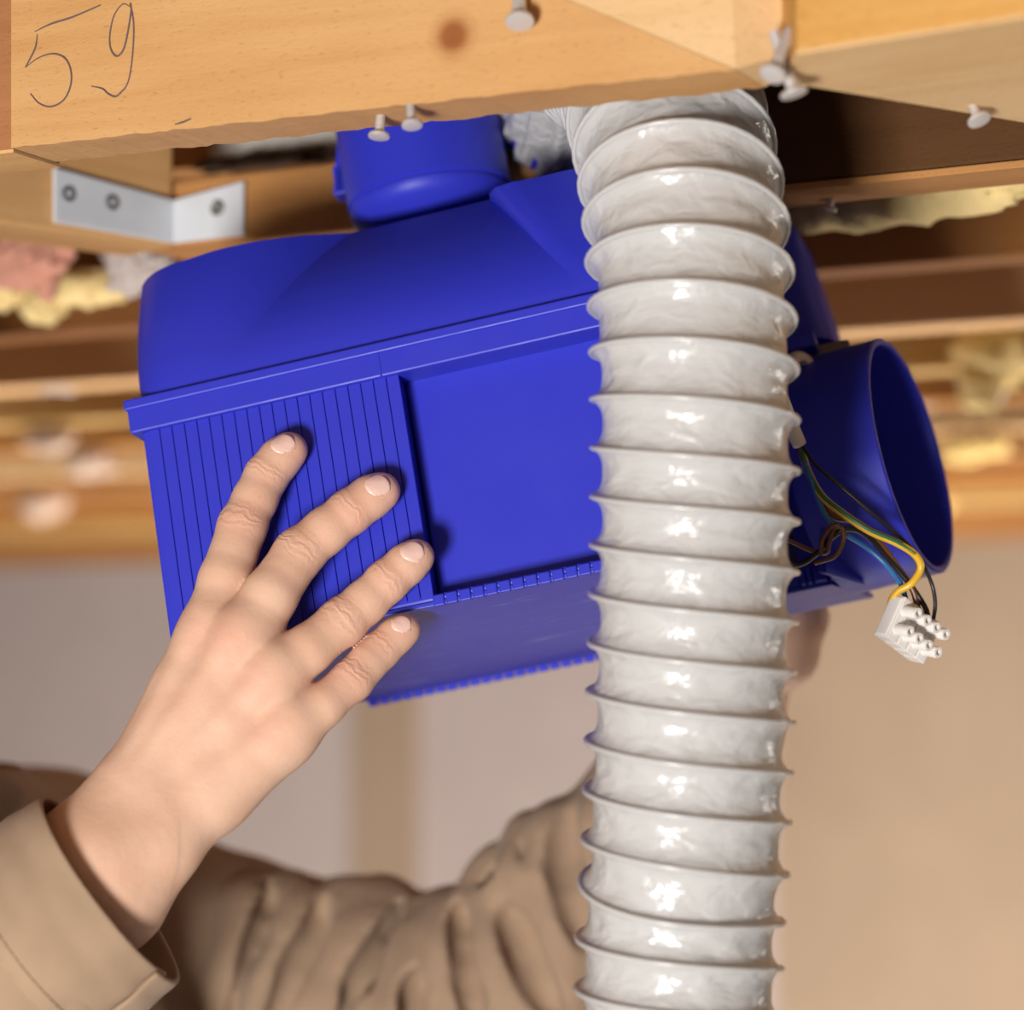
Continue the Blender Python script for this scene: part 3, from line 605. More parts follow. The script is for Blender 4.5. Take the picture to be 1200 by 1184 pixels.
a_ = FY(925, 385, YS - .002); c_ = FY(985, 405, YS - .002); m = MB(); m.box((a_[0] - .01, YS - .001, a_[2] - .024), (c_[0] + .004, YS + .022, a_[2] - .010)); m.build('terminal_cover', plain('cover_taupe', (.20, .165, .145), .45, nscale=300), fan, bevel=.001)
gc = FY(937, 434, YS - .022); v, f = lathe([(.0030, -.004), (.0075, -.004), (.0085, -.001), (.0085, .001), (.0072, .003), (.0040, .003), (.0034, .001), (.0030, -.003)], 28, gc, unit([.75, -.6, -.15]), close=True); o = mesh('cable_gland', v, f, plain('gland', (.72, .67, .64), .25), fan); smooth_by_angle(o, 45)
m = MB(); t3 = [w2f(P(957, 565, 1.120)), w2f(P(969, 672, 1.112)), w2f(P(1014, 686, 1.137))]; bk = FR.T @ (FWD * .012 - RGT * .002); m.prism(t3, [p + bk for p in t3]); o = m.build('gusset', BLUE, fan); bm = bmesh.new(); bm.from_mesh(o.data); bmesh.ops.recalc_face_normals(bm, faces=bm.faces); bm.to_mesh(o.data); bm.free()
# wires and terminal block
def fw(pts, r, name, mat, seg=8):
    v, f = tube([w2f(P(*p)) for p in pts], r, seg, 8); o = mesh(name, v, f, mat, fan, smooth=True); return o
fw([(905, 455, 1.085), (915, 470, 1.085), (925, 495, 1.088), (937, 521, 1.092)], [.0036, .0036, .0034, .0030], 'cable_sheath', CREAM, 14)
wz = 1.092
fw([(936, 519, wz), (942, 540, wz), (953, 570, wz - .006), (967, 603, wz - .008), (985, 622, wz - .008), (1016, 642, wz - .004), (1040, 664, wz - .004), (1056, 686, wz), (1062, 706, wz), (1062, 716, wz)], .00115, 'wire', WBLUE)
yg = [(937, 519, wz), (946, 550, wz), (962, 580, wz - .008), (985, 600, wz - .012), (1018, 622, wz - .014), (1050, 636, wz - .012), (1072, 650, wz - .008), (1079, 666, wz - .006), (1068, 684, wz - .006), (1053, 693, wz - .004), (1045, 704, wz - .002), (1046, 712, wz)]
o = fw(yg, .00165, 'wire', WYEL)
v, f = tube([w2f(P(x, y_ - 1.2, z - .0010)) for x, y_, z in yg[:7]], .0010, 6, 8); mesh('green_stripe', v, f, WGRN, o, smooth=True)
fw([(936, 519, wz), (946, 550, wz), (962, 585, wz - .004), (978, 606, wz - .006), (1005, 612, wz - .006), (1030, 635, wz - .004), (1052, 665, wz), (1070, 692, wz), (1076, 716, wz)], .0014, 'wire', WBROWN)
fw([(938, 519, wz), (956, 545, wz - .008), (985, 570, wz - .012), (1020, 600, wz - .012), (1052, 627, wz - .008), (1076, 652, wz - .004), (1091, 682, wz), (1096, 706, wz), (1094, 726, wz)], .00085, 'wire', WBLACK)
fw([(905, 655, wz), (935, 662, wz), (958, 648, wz - .004), (975, 630, wz - .010), (993, 620, wz - .012), (1015, 628, wz - .008), (1045, 660, wz - .002), (1070, 690, wz), (1084, 712, wz), (1087, 722, wz)], .0012, 'wire', WBLACK)
fw([(900, 628, wz), (925, 634, wz), (950, 645, wz - .002), (968, 648, wz - .006), (972, 636, wz - .010), (978, 620, wz - .012), (987, 620, wz - .013), (988, 634, wz - .013), (978, 652, wz - .012), (955, 660, wz - .006)], .0010, 'wire', WBROWN)
fw([(962, 650, wz - .008), (964, 632, wz - .010), (974, 618, wz - .013), (984, 616, wz - .014)], .0011, 'wire', WBROWN)
tb = C2W @ unit([.60, -.10, -.79]); ta_ = C2W @ unit([.74, -.47, .46]); ta_ = unit(ta_ - tb * np.dot(ta_, tb)); tc_ = np.cross(ta_, tb)
if np.dot(tc_, UPV) > 0: tc_ = -tc_
TO = P(1066, 738, 1.092); PT = .0066
def tl(a_, b_, c_): return w2f(TO + ta_ * a_ + tb * b_ + tc_ * c_)
def tbox(name, a0, a1_, b0_, b1_, c0, c1, mat, par, bev=.0006):
    m = MB(); m.add([tl(x, y_, z) for z in (c0, c1) for (x, y_) in ((a0, b0_), (a1_, b0_), (a1_, b1_), (a0, b1_))], [(0, 3, 2, 1), (4, 5, 6, 7), (0, 1, 5, 4), (1, 2, 6, 5), (2, 3, 7, 6), (3, 0, 4, 7)])
    o = m.build(name, mat, par, bevel=bev); bm = bmesh.new(); bm.from_mesh(o.data); bmesh.ops.recalc_face_normals(bm, faces=bm.faces); bm.to_mesh(o.data); bm.free(); return o
blk = tbox('terminal_block', -2.05 * PT, 2.05 * PT, -.0045, .0020, -.0088, .0088, WHITEP, fan)
tag(blk, 'white four-way screw terminal block')
for i in range(4):
    a_ = (i - 1.5) * PT; tbox('terminal_cell', a_ - PT * .45, a_ + PT * .45, -.0050, .0032, -.0095, .0095, WHITEP, blk, .0005)
    for c_ in (-.0042, .0042):
        ax_ = FR.T @ tb
        v, f = lathe([(.0025, 0), (.0025, .0092), (.0023, .0098), (.0013, .0098), (.0012, .0060)], 18, tl(a_, .001, c_), ax_); o = mesh('screw_tube', v, f, WHITEP, blk); smooth_by_angle(o, 40)

# ------------------------------------------------------------------ flexible duct
hz = .985
low = [np.array([.12, .93, .045]), np.array([.075, .965, .10]), np.array([.058, .985, .4]), np.array([.058, .990, .9]), np.array([.060, .991, 1.25])]
hp = low + [P(795, 1184, hz), P(803, 1000, hz), P(810, 800, hz), P(814, 620, hz), P(814, 470, hz + .001), P(810, 350, hz + .008), P(802, 250, hz + .021), P(786, 158, hz + .044), P(762, 92, hz + .078), P(733, 62, hz + .112), P(708, 60, hz + .15), P(682, 100, hz + .19), P(672, 132, hz + .225)]
path = crom(hp, 60); s_ = np.r_[0, np.cumsum(np.linalg.norm(np.diff(path, axis=0), axis=1))]; LT = s_[-1]
PITCHH = .0186; SPT = 16; ns = int(LT / PITCHH * SPT); ss = np.linspace(0, LT, ns)
path = np.stack([np.interp(ss, s_, path[:, i]) for i in range(3)], 1)
for _ in range(6): path[1:-1] = (path[:-2] + 2 * path[1:-1] + path[2:]) / 4
T, N, B = frames(path); NA = 96; an_ = np.linspace(0, 2 * math.pi, NA, endpoint=False)
RI, RO = .0348, .0392
ph = (ss[:, None] / PITCHH + an_[None, :] / (2 * math.pi) * HSIGN if False else ss[:, None] / PITCHH + an_[None, :] / (2 * math.pi)) % 1.0
q = np.abs(2 * ph - 1); g = q ** 3.2
tail = np.clip((ss - (LT - .105)) / .03, 0, 1)[:, None]; g = g * (1 - tail)
pl_ = np.sin(an_ * 17 + 2 * np.sin(ss[:, None] * 60)) * .0016 + np.sin(an_ * 29 + 1.3 + ss[:, None] * 90) * .0010
rng = np.random.RandomState(3)
wr = np.zeros_like(ph)
for k_ in range(7):
    fa = rng.randint(5, 16); fs = rng.uniform(120, 330) * rng.choice([-1, 1]); wr += np.sin(an_[None] * fa + ss[:, None] * fs + rng.rand() * 6.28) / 7
rad = RI + (RO - RI) * g + pl_ * tail + wr * .0006 * (1 - q) * (1 - tail)
VV = path[:, None] + rad[..., None] * (np.cos(an_)[None, :, None] * N[:, None] + np.sin(an_)[None, :, None] * B[:, None])
i_, j_ = np.meshgrid(np.arange(ns - 1), np.arange(NA), indexing='ij'); j2 = (j_ + 1) % NA
Fq = np.stack([i_ * NA + j_, i_ * NA + j2, (i_ + 1) * NA + j2, (i_ + 1) * NA + j_], -1).reshape(-1, 4)
duct = empty('flexible_duct', path[0] - [0, 0, .04]); tag(duct, 'whitish ribbed flexible vent duct hanging in front of the blue unit', 'duct')
dof_ = np.array(duct.location)
wall = mesh('duct_wall', VV.reshape(-1, 3) - dof_, Fq, HOSE, duct, smooth=True)
uv = wall.data.uv_layers.new(name='UVMap'); li = np.zeros(len(wall.data.loops), np.int32); wall.data.loops.foreach_get('vertex_index', li)
uu = (li % NA) / NA; vv_ = ss[li // NA] / PITCHH; fixw = np.zeros(len(li)); 
jl = np.tile(np.stack([np.zeros(1), np.ones(1), np.ones(1), np.zeros(1)], 1).ravel(), len(Fq)); uu = np.where((jl == 1) & (li % NA == 0), 1.0, uu)
uv.data.foreach_set('uv', np.stack([uu, vv_], 1).ravel().astype(np.float32))
v, f = lathe([(RI - .004, -.012), (RI - .001, -.012), (RI - .001, .03), (RI - .004, .03)], 48, w2f(path[-1]), FR.T @ T[-1], close=True); o = mesh('duct_collar', v, f, BLUE, fan); smooth_by_angle(o)
# wire bead along the crest of the spiral
sb_ = np.linspace(.0, LT - .09, int((LT - .09) / PITCHH * 40)); thb = -2 * math.pi * (sb_ / PITCHH)
ip = lambda A: np.stack([np.interp(sb_, ss, A[:, i]) for i in range(3)], 1)
hx = ip(path) + (RO - .0003) * (np.cos(thb)[:, None] * ip(N) + np.sin(thb)[:, None] * ip(B))
v, f = tube(hx - dof_, .0011, 6, curve=False); mesh('spiral_wire', v, f, HOSE, duct, smooth=True)

# ------------------------------------------------------------------ person
def HPt(px, py, off): return QP(px, py, FO - EY * off, EY)              # pixel ray met with a plane 'off' in front of the unit's face
def depth_of(p): return float(np.dot(np.array(p) - CAMP, FWD))
per = empty('person', (-.33, 1.36, 0)); tag(per, 'person in khaki shirt reaching up with both hands to hold the blue unit', 'person'); PO = np.array(per.location)
DORS = unit(-EY * .85 - UPV * .12 - RGT * .25)
fing = {   # mcp, mid, pip, mid, dip, tip-centre : (px, py, distance in front of the face); radii in mm
    'index': ([(246, 742, 30), (264, 680, 25.5), (284, 617, 18), (299, 585, 14.5), (312, 558, 11.5), (328, 538, 9.0), (339, 528, 8.2)], [11.6, 10.4, 9.7, 8.9, 8.7, 8.3, 7.6]),
    'middle': ([(284, 752, 33), (316, 699, 28.5), (350, 649, 20), (382, 622, 16), (410, 600, 12.5), (434, 583, 9.5), (447, 576, 8.4)], [12.8, 10.8, 10.0, 9.1, 8.9, 8.5, 7.7]),
    'ring': ([(320, 793, 32), (360, 762, 27.5), (401, 729, 19.5), (428, 706, 15.5), (453, 682, 12), (476, 662, 9), (488, 653, 8)], [11.8, 9.6, 9.4, 8.5, 8.4, 8.0, 7.3]),
    'pinky': ([(338, 854, 29), (377, 828, 24.5), (413, 797, 17), (430, 778, 13), (446, 762, 9), (464, 745, 6), (474, 738, 5)], [10.6, 8.5, 8.1, 7.4, 7.4, 7.0, 6.4]),
}
wr_c = (166, 955, 40); fa_c = (112, 1030, 48)
FJ = {k: [HPt(x, y_, o_ / 1000) for x, y_, o_ in v[0]] for k, v in fing.items()}
wrist = HPt(*wr_c[:2], wr_c[2] / 1000); fore = HPt(*fa_c[:2], fa_c[2] / 1000)
elbowR = P(-330, 1420, 1.02)
allp = np.array(sum(FJ.values(), []) + [wrist, fore]); lo = allp.min(0) - .045; hi = allp.max(0) + .045
VH = Vol(lo, hi, .0009)
dF = VH.new()
for k, v in fing.items():
    di = VH.new(); VH.chain(di, FJ[k], [r_ / 1000 for r_ in v[1]], .003)
    a_, t_ = FJ[k][5], FJ[k][6]                                          # flattened pad at the tip
    dF = smin(dF, di, .0012)
dP = VH.new(); LAT = unit(FJ['index'][0] - FJ['pinky'][0]); AXH = unit(FJ['middle'][0] - wrist)
car = {'index': wrist + LAT * .0075, 'middle': wrist + LAT * .003 - EY * .002, 'ring': wrist - LAT * .003, 'pinky': wrist - LAT * .0075}
for k, r0, r1 in (('index', .0150, .0118), ('middle', .0155, .0125), ('ring', .0150, .0118), ('pinky', .0140, .0106)):
    VH.cap(dP, car[k], FJ[k][0], r0, r1, .006)
ks = ['index', 'middle', 'ring', 'pinky']
for a_, c_ in zip(ks[:-1], ks[1:]):                                       # palm between the knuckles
    VH.cap(dP, FJ[a_][0] - AXH * .006 + EY * .003, FJ[c_][0] - AXH * .006 + EY * .003, .0098, .0094, .006)
    VH.cap(dP, FJ[a_][0] * .65 + car[a_] * .35 + EY * .003, FJ[c_][0] * .65 + car[c_] * .35 + EY * .003, .0112, .0105, .007)
    wb = {'index': .36, 'middle': .34, 'ring': .08}[a_]; w0 = (FJ[a_][0] * (1 - wb) + FJ[a_][1] * wb + FJ[c_][0] * (1 - wb) + FJ[c_][1] * wb) / 2 + EY * .005
    VH.cap(dP, w0 - LAT * .006, w0 + LAT * .006, .0062, .0062, .007)
VH.chain(dP, [HPt(334, 856, .024), HPt(250, 930, .033), HPt(196, 980, .042)], [.0110, .0130, .0125], .010)   # outer edge of the palm
# thumb: goes round behind the palm, under the unit
th = [HPt(190, 905, .026), HPt(225, 862, .006), HPt(245, 842, -.022), HPt(275, 832, -.045)]
VH.chain(dP, th, [.0125, .0120, .0105, .0085], .010)
VH.cap(dP, wrist + LAT * .006, fore + LAT * .009, .0165, .0200, .012); VH.cap(dP, wrist - LAT * .006, fore - LAT * .009, .0165, .0200, .012)
VH.cap(dP, HPt(196, 998, .046), HPt(192, 998, .047), .0098, .0105, .012)                                            # ulna head
fdir = unit(elbowR - fore); VH.cap(dP, fore, fore + fdir * .05, .028, .031, .012)
for k, hgt in (('index', .0016), ('middle', .0026), ('ring', .0018), ('pinky', .0016)):      # knuckles and tendons
    c_ = FJ[k][0] + DORS * (.0062 + hgt); VH.cap(dP, c_ - AXH * .006 - DORS * .0022, c_ + AXH * .006 - DORS * .0022, .0052, .0050, .008)
    t1 = car[k] + DORS * .0130; VH.cap(dP, FJ[k][0] + DORS * .0098, t1, .0022, .0016, .005)
d = smin(dF, dP, .0058)
HV, HF = VH.surf(d)
# attributes: creases at the joints, redness at knuckles and finger ends
nv = len(HV); cr_s = np.zeros(nv); cr_m = np.zeros(nv); red = np.zeros(nv)
for k in ks:
    J = FJ[k]
    for ji, sig, amp in ((2, .0052, 1.0), (4, .0034, .75)):
        ax = unit(J[ji + 1] - J[ji - 1]); rel = HV - J[ji]; s1 = rel @ ax; rd = rel - s1[:, None] * ax
        rl = np.linalg.norm(rd, axis=1); dm = np.clip((rd @ DORS) / np.maximum(rl, 1e-6) * 1.5, 0, 1)
        w_ = np.exp(-(s1 / sig) ** 2) * dm * (rl < .0135) * amp; up_ = w_ > cr_m; cr_s[up_] = s1[up_] * 1000; cr_m = np.maximum(cr_m, w_)
        red = np.maximum(red, .32 * np.exp(-((np.linalg.norm(rel, axis=1) - .004) / .009) ** 2))
    red = np.maximum(red, .5 * np.exp(-(np.linalg.norm(HV - J[6], axis=1) / .0105) ** 2))
    red = np.maximum(red, (.5 if k == 'middle' else .28) * np.exp(-(np.linalg.norm(HV - J[0] - DORS * .010, axis=1) / .010) ** 2))
rd_ = np.linalg.norm(HV - HPt(219, 808, .04), axis=1); red = np.maximum(red, .0 * rd_)
# far arm, torso, neck and head: coarser part of the same body
VB = Vol((-.62, .82, .92), (.34, 1.78, 2.02), .0062); dB = VB.new()
shR, shL = P(-250, 1105, 1.13), P(40, 1062, 1.50); elbL = P(560, 1235, 1.36); wrL = P(848, 858, 1.30); chest = (shR + shL) / 2 + np.array([-.02, 0, -.12]); pelvis = np.array([-.36, 1.36, 1.00])
VB.cap(dB, shR, shL, .06, .06, .04); VB.cap(dB, chest, pelvis, .135, .125, .06); VB.cap(dB, chest + [0, -.06, 0], pelvis + [0, -.05, 0], .11, .11, .05); VB.cap(dB, chest + [0, .06, 0], pelvis + [0, .05, 0], .11, .11, .05)
VB.chain(dB, [shL, elbL, elbL + (wrL - elbL) * .8], [.046, .034, .024], .02); VB.chain(dB, [shR, elbowR, fore + (elbowR - fore) * .12], [.052, .042, .022], .02)
neck0 = (shR + shL) / 2 + np.array([-.01, 0, .02]); headc = P(-345, 690, 1.33)
VB.cap(dB, neck0, headc + [-.01, 0, -.05], .058, .052, .03)
hx_, hz_ = unit([.92, -.05, .36]), unit([-.36, 0, .93]); hy_ = np.cross(hz_, hx_)
VB.ell(dB, headc, [hx_, hy_, hz_], (.098, .076, .105), .02); VB.ell(dB, headc + hx_ * .035 - hz_ * .06, [hx_, hy_, hz_], (.062, .056, .052), .03)
VB.cap(dB, headc + hx_ * .092 + hz_ * .005, headc + hx_ * .112 - hz_ * .028, .008, .013, .012)
for s1 in (-1, 1):
    VB.ell(dB, headc + hy_ * s1 * .077 - hx_ * .008 - hz_ * .008, [hx_, hy_, hz_], (.018, .009, .032), .006)
    VB.ell(dB, headc + hx_ * .096 + hy_ * s1 * .032 + hz_ * .006, [hx_, hy_, hz_], (.014, .017, .012), .008, sub=True)
VB.cap(dB, headc + hx_ * .088 - hy_ * .02 - hz_ * .062, headc + hx_ * .088 + hy_ * .02 - hz_ * .062, .008, .008, .006)
BV, BF = VB.surf(dB)
# left hand behind the unit
VL = Vol(wrL - .14, wrL + .16, .0026); dL = VL.new()
kn = [P(935 + 18 * i, 735 - 4 * i, 1.262 + .016 * i) for i in range(4)]
kn = [P(893, 742, 1.335), P(912, 734, 1.318), P(924, 730, 1.300), P(930, 730, 1.282)]
for i, kk in enumerate(kn):
    VL.cap(dL, wrL + (kk - wrL) * .12, kk, .018, .0125, .010)
    t1 = kk + (P(905, 690, 1.30) - P(925, 740, 1.30)) * 1.0 + FWD * .022; t2 = t1 + (P(885, 650, 1.3) - P(905, 690, 1.3)) - FWD * .0; VL.chain(dL, [kk, t1, t2, t2 + UPV * .016], [.0115, .0098, .0088, .0078], .004)
VL.chain(dL, [wrL + UPV * .02 - FWD * .01, P(920, 765, 1.262), P(941, 724, 1.250), P(938, 712, 1.25)], [.019, .0145, .0105, .0090], .010)
VL.cap(dL, wrL, wrL + unit(elbL - wrL) * .06, .029, .031, .01)
LV, LF = VL.surf(dL)
V_ = np.vstack([HV, BV, LV]); F_ = np.vstack([HF, BF + len(HV), LF + len(HV) + len(BV)])
body = mesh('body', V_ - PO, F_, SKIN, per, smooth=True)
for nm, arr in (('cr_s', cr_s), ('cr_m', cr_m), ('red', red)):
    at = body.data.attributes.new(nm, 'FLOAT', 'POINT'); full = np.zeros(len(V_), np.float32); full[:nv] = arr; at.data.foreach_set('value', full)
# fingernails
def nail_plate(k, wd, ln):
    J = FJ[k]; ax = unit(J[6] - J[4]); dn = unit(DORS - ax * np.dot(DORS, ax)); sd = np.cross(ax, dn); v = []; f = []; nu, nw = 9, 9
    def fld(p):
        g = (np.array(p) - VH.lo) / VH.vx; b_ = np.floor(g).astype(int); t = g - b_; b_ = np.clip(b_, 0, VH.n - 2); q_ = 0.0
        for dx in (0, 1):
            for dy in (0, 1):
                for dz in (0, 1): q_ += float(d[b_[0] + dx, b_[1] + dy, b_[2] + dz]) * (t[0] if dx else 1 - t[0]) * (t[1] if dy else 1 - t[1]) * (t[2] if dz else 1 - t[2])
        return q_
    cen = J[6] - ax * ln * .10; pk = None
    for i in range(nu):
        for j in range(nw):
            u = i / (nu - 1); w_ = j / (nw - 1) * 2 - 1
            half = wd * (1 - .30 * abs(2 * u - 1) ** 3.5); along = -ln * .5 + ln * u - .0016 * w_ * w_ * (2 * u - 1)
            p = cen + ax * along + sd * half * w_ + dn * .016; hmax = .016
            while hmax > 0 and fld(p) > 0: p = p - dn * .0003; hmax -= .0003
            v.append(p + dn * (.0004 - .0003 * w_ * w_))
    for i in range(nu - 1):
        for j in range(nw - 1): f.append((i * nw + j, i * nw + j + 1, (i + 1) * nw + j + 1, (i + 1) * nw + j))
    o = mesh('fingernail', np.array(v) - PO, f, NAILB, per, smooth=True); so = o.modifiers.new('solid', 'SOLIDIFY'); so.thickness = .0009; so.offset = -1
nail_plate('index', .0054, .0100); nail_plate('middle', .0056, .0102); nail_plate('ring', .0053, .0096); nail_plate('pinky', .0045, .0082)

# shirt: torso and far sleeve from one surface, with modelled folds
VS = Vol((-.60, .80, .98), (.25, 1.80, 1.78), .0031); dS = VS.new()
VS.cap(dS, shR, shL, .072, .078, .05); VS.cap(dS, chest, pelvis, .15, .145, .06); VS.cap(dS, chest + [0, -.06, 0], pelvis + [0, -.05, 0], .125, .13, .05); VS.cap(dS, chest + [0, .06, 0], pelvis + [0, .05, 0], .125, .13, .05)
VS.cap(dS, neck0 - [0, 0, .01], chest, .075, .11, .05)
VS.cap(dS, shL, elbL, .066, .060, .03); VS.cap(dS, elbL, elbL + (wrL - elbL) * .86, .058, .040, .02)
VS.cap(dS, shR, elbowR, .062, .055, .03)
UA = unit(elbL - shL)
dS0 = dS.copy()
def hit(px, py):                                                          # surface of the plain shirt under a pixel
    for d_ in np.arange(1.16, 1.62, .0015):
        g_ = ((P(px, py, d_) - VS.lo) / VS.vx).astype(int)
        if (g_ >= 0).all() and (g_ < VS.n).all() and dS0[tuple(g_)] < 0: return P(px, py, d_)
    return None
def crease(pts, r, ridge=.007, k=.004, off=17):
    c_ = crom([(x, y_, 0) for x, y_ in pts], 6)[:, :2]; t_ = np.gradient(c_, axis=0); t_ /= np.linalg.norm(t_, axis=1)[:, None]; n_ = np.stack([-t_[:, 1], t_[:, 0]], 1)
    for sg_ in (-1, 1):
        if ridge <= 0: break
        q_ = [hit(*(p_ + w_ * sg_ * off * .9)) for p_, w_ in zip(c_, n_)]
        for i_, (a_, e_) in enumerate(zip(q_[:-1], q_[1:])):
            if a_ is not None and e_ is not None: VS.cap(dS, a_ + FWD * ridge * .62, e_ + FWD * ridge * .62, ridge, ridge, .012)
    q_ = [hit(*p_) for p_ in c_]; n__ = len(q_)
    for i_, (a_, e_) in enumerate(zip(q_[:-1], q_[1:])):
        if a_ is not None and e_ is not None:
            f_ = r * (.45 + .55 * math.sin(math.pi * (i_ + .5) / (n__ - 1))); VS.cap(dS, a_ - FWD * f_ * .62, e_ - FWD * f_ * .62, f_, f_, max(k, .0055), sub=True)
crease([(316, 1050), (318, 1085), (305, 1130), (282, 1200)], .0060, .010, .010, 24)
crease([(380, 1068), (376, 1095), (350, 1140), (325, 1200)], .0050, .008, .010, 20)
crease([(476, 1060), (455, 1100), (428, 1145), (402, 1200)], .0075, .009, .004, 20)
crease([(400, 1038), (425, 1052), (432, 1080)], .0050, .006, .006, 14)
crease([(532, 1046), (529, 1080), (512, 1122)], .0085, .008, .004, 16)
crease([(546, 1058), (549, 1110), (558, 1200)], .0075, .008, .005, 18)
crease([(500, 1140), (488, 1170), (482, 1210)], .0050, .007, .008, 16)
crease([(575, 1046), (592, 1028), (604, 1012)], .0060, .006, .006, 14)
crease([(640, 975), (634, 1000), (650, 1022)], .0070, .007, .008, 18)
crease([(600, 1070), (618, 1120), (650, 1180)], .0040, .007, .012, 22)
crease([(672, 960), (668, 1030), (690, 1100)], .0040, .007, .012, 22)
# crumple
sl, X, Y, Z = VS.block(VS.lo, VS.lo + VS.n * VS.vx)
dS = dS + (.0010 * np.sin(X * 95 + Z * 60 + 1.0) * np.sin(Z * 85 - X * 40 + Y * 50)).astype(np.float32)
# opening for the near forearm is made by its own sleeve; cut the body shirt off at neck
VS.cap(dS, neck0 + np.array([-.01, 0, .055]), headc, .062, .06, .006, sub=True)
SV, SF = VS.surf(dS)
shirt = mesh('shirt', SV - PO, SF, CLOTH, per, smooth=True); tag(shirt, 'khaki twill work shirt')
# near sleeve with turned cuff: swept rings round the forearm
def sweep(name, axis_pts, rx, ry, e1, mat, parent, a0=0, a1_=2 * math.pi, grow=0.0, nz=0.0, nseg=72, n=14, thick=.0016, seed=0, lift=None):
    path = crom(axis_pts, n); T, N, B = frames(path); v = []; f = []; closed = abs(a1_ - a0 - 2 * math.pi) < 1e-6
    tt = np.linspace(0, 1, len(path)); RX = np.interp(tt, np.linspace(0, 1, len(rx)), rx); RY = np.interp(tt, np.linspace(0, 1, len(ry)), ry)
    angs = np.linspace(a0, a1_, nseg, endpoint=not closed)
    for i in range(len(path)):
        u1 = unit(e1 - T[i] * np.dot(e1, T[i])); u2 = np.cross(T[i], u1)
        for a_ in angs:
            g_ = 1 + grow * (a_ - a0) / (a1_ - a0)
            if nz: g_ += nz * (math.sin(3 * a_ + 9 * tt[i] + seed) * .5 + math.sin(5 * a_ - 14 * tt[i] + 2 * seed) * .35 + math.sin(2 * a_ + 22 * tt[i]) * .3)
            if lift is not None: g_ += lift(a_, tt[i])
            v.append(path[i] + u1 * RX[i] * g_ * math.cos(a_) + u2 * RY[i] * g_ * math.sin(a_))
    m_ = len(angs)
    for i in range(len(path) - 1):
        for j in range(m_ if closed else m_ - 1): f.append((i * m_ + j, i * m_ + (j + 1) % m_, (i + 1) * m_ + (j + 1) % m_, (i + 1) * m_ + j))
    o = mesh(name, np.array(v) - PO, f, mat, parent, smooth=True); s_ = o.modifiers.new('solid', 'SOLIDIFY'); s_.thickness = thick; s_.offset = 1
    sb = o.modifiers.new('sub', 'SUBSURF'); sb.levels = sb.render_levels = 1; return o, path, v
c0 = HPt(128, 1040, .050); c1 = HPt(58, 1092, .052); c2 = HPt(-20, 1150, .052); LATC = unit(P(60, 955, 1.06) - P(195, 1140, 1.06))
sweep('sleeve', [c1 - (c1 - c2) * -.10, c2, HPt(-160, 1260, .05), elbowR], [.041, .044, .050, .056], [.036, .040, .046, .056], LATC, CLOTH, shirt, nz=.055, n=22, seed=1)
cuff, cpath, cv = sweep('cuff', [c0, (c0 + c1) / 2, c1, c1 + (c2 - c1) * .3], [.0395, .0408, .0420, .0425], [.0335, .0350, .0365, .037], LATC, CLOTH, shirt, a0=math.radians(195), a1_=math.radians(195 + 382), grow=.10, nz=.012, nseg=90, n=8, thick=.0022)
st = MB()
for row in (.80, ):
    i = int((len(cpath) - 1) * row); base = np.array(cv[i * 90:(i + 1) * 90]); cen = cpath[i]
    for j in range(0, 89):
        a_, c_ = base[j], base[j + 1]; o1 = unit((a_ + c_) / 2 - cen) * .0026
        for t0 in (.05, .55):
            v, f = tube([a_ + (c_ - a_) * t0 + o1 - PO, a_ + (c_ - a_) * (t0 + .32) + o1 - PO], .00035, 5, curve=False); st.add(v, f)
o = st.build('stitching', CLOTHD, cuff); o['kind'] = 'stuff'
# collar
def sheet(name, grid, mat, parent, th=.003):
    g_ = np.array(grid, float); n_, m_ = g_.shape[:2]; f = [(i * m_ + j, i * m_ + j + 1, (i + 1) * m_ + j + 1, (i + 1) * m_ + j) for i in range(n_ - 1) for j in range(m_ - 1)]
    o = mesh(name, g_.reshape(-1, 3) - PO, f, mat, parent, smooth=True); s_ = o.modifiers.new('solid', 'SOLIDIFY'); s_.thickness = th; sb = o.modifiers.new('sub', 'SUBSURF'); sb.levels = sb.render_levels = 2; return o
sheet('collar', [[P(-150, 905, 1.19), P(-80, 893, 1.20), P(-20, 900, 1.215), P(36, 922, 1.235)], [P(-155, 945, 1.17), P(-85, 940, 1.18), P(-25, 940, 1.195), P(22, 952, 1.22)], [P(-160, 990, 1.17), P(-90, 990, 1.175), P(-35, 992, 1.19), P(2, 992, 1.21)]], CLOTH, shirt)
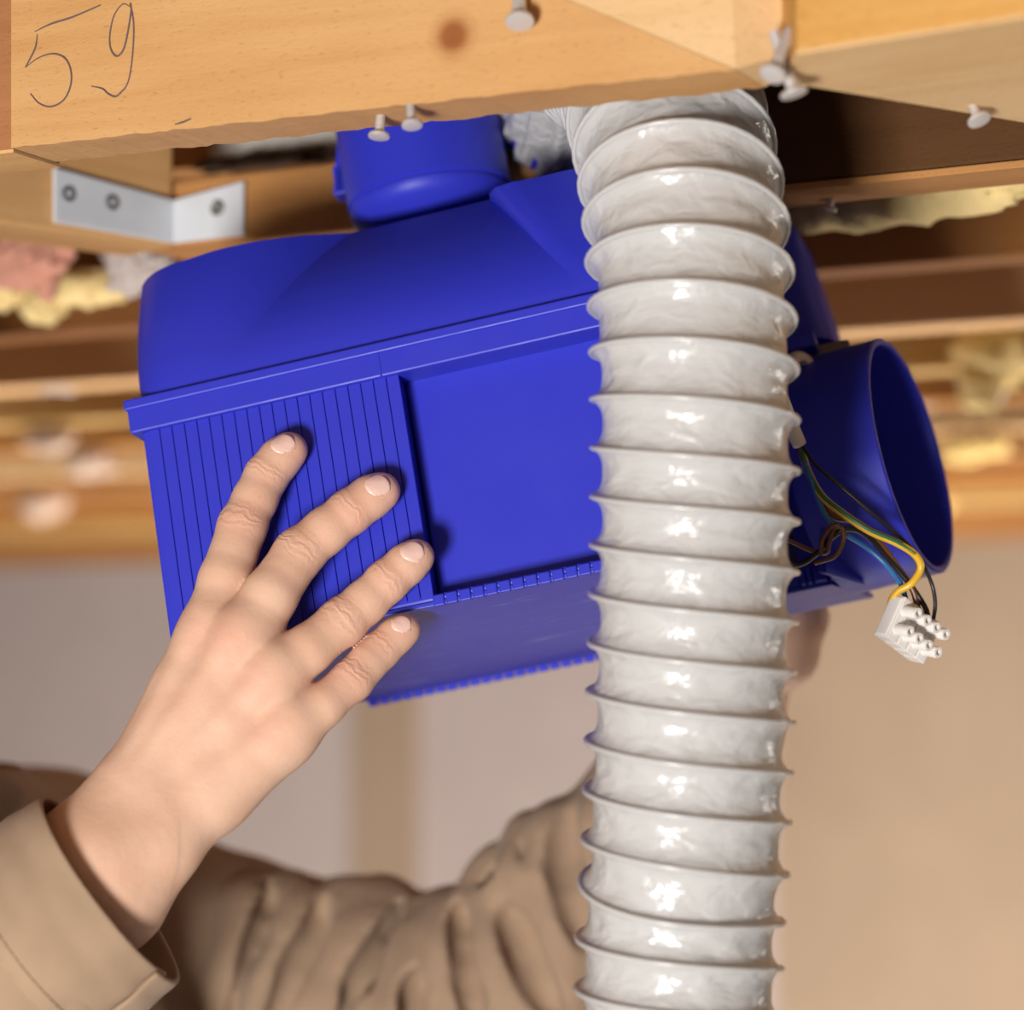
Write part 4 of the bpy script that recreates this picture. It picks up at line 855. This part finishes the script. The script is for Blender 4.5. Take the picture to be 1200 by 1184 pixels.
# trousers, shoes, hair, eyes
VT = Vol((-.60, 1.10, .06), (-.10, 1.64, 1.06), .010); dT = VT.new()
for s1 in (-1, 1): VT.chain(dT, [pelvis + [0, s1 * .07, .02], np.array([-.35, 1.36 + s1 * .09, .52]), np.array([-.36, 1.36 + s1 * .10, .10])], [.125, .085, .075], .02)
TV, TF = VT.surf(dT); mesh('trousers', TV - PO, TF, TROUS, per, smooth=True)
for s1 in (-1, 1):
    VK = Vol((-.50, 1.36 + s1 * .1 - .08, -.01), (-.12, 1.36 + s1 * .1 + .08, .16), .006); dK = VK.new(); c_ = np.array([-.40, 1.36 + s1 * .1, .045])
    VK.chain(dK, [c_, c_ + [.09, 0, 0], c_ + [.19, 0, -.01]], [.044, .043, .034], .02); VK.cap(dK, c_ + [.02, 0, .04], c_ + [.02, 0, .09], .045, .05, .02); KV, KF = VK.surf(dK); KV[:, 2] = np.maximum(KV[:, 2], .001); mesh('shoe', KV - PO, KF, SHOE, per, smooth=True)
VHh = Vol(headc - .16, headc + .16, .005); dH = VHh.new(); VHh.ell(dH, headc - hx_ * .012 + hz_ * .014, [hx_, hy_, hz_], (.102, .083, .108), .01); VHh.ell(dH, headc + hx_ * .075 - hz_ * .045, [hx_, hy_, hz_], (.09, .12, .105), .01, sub=True)
dH = dH + (.0022 * np.sin((VHh.lo[0] + .005 * np.arange(dH.shape[0]))[:, None, None] * 400 + (VHh.lo[2] + .005 * np.arange(dH.shape[2]))[None, None] * 260)).astype(np.float32)
RV, RF = VHh.surf(dH); mesh('hair', RV - PO, RF, HAIR, per, smooth=True)
for s1 in (-1, 1):
    v, f = lathe([(.0005, -.0105), (.006, -.0085), (.0095, -.004), (.0105, 0), (.0095, .004), (.006, .0085), (.0005, .0105)], 16, headc + hx_ * .0745 + hy_ * s1 * .032 + hz_ * .006 - PO, hx_); mesh('eye', v, f, EYE, per, smooth=True)
    v, f = lathe([(.0058, .0084), (.0045, .0098), (.0020, .0108), (.0004, .0110)], 16, headc + hx_ * .0745 + hy_ * s1 * .032 + hz_ * .006 - PO, unit(hx_ + hz_ * .1)); mesh('iris', v, f, HAIR, per, smooth=True)
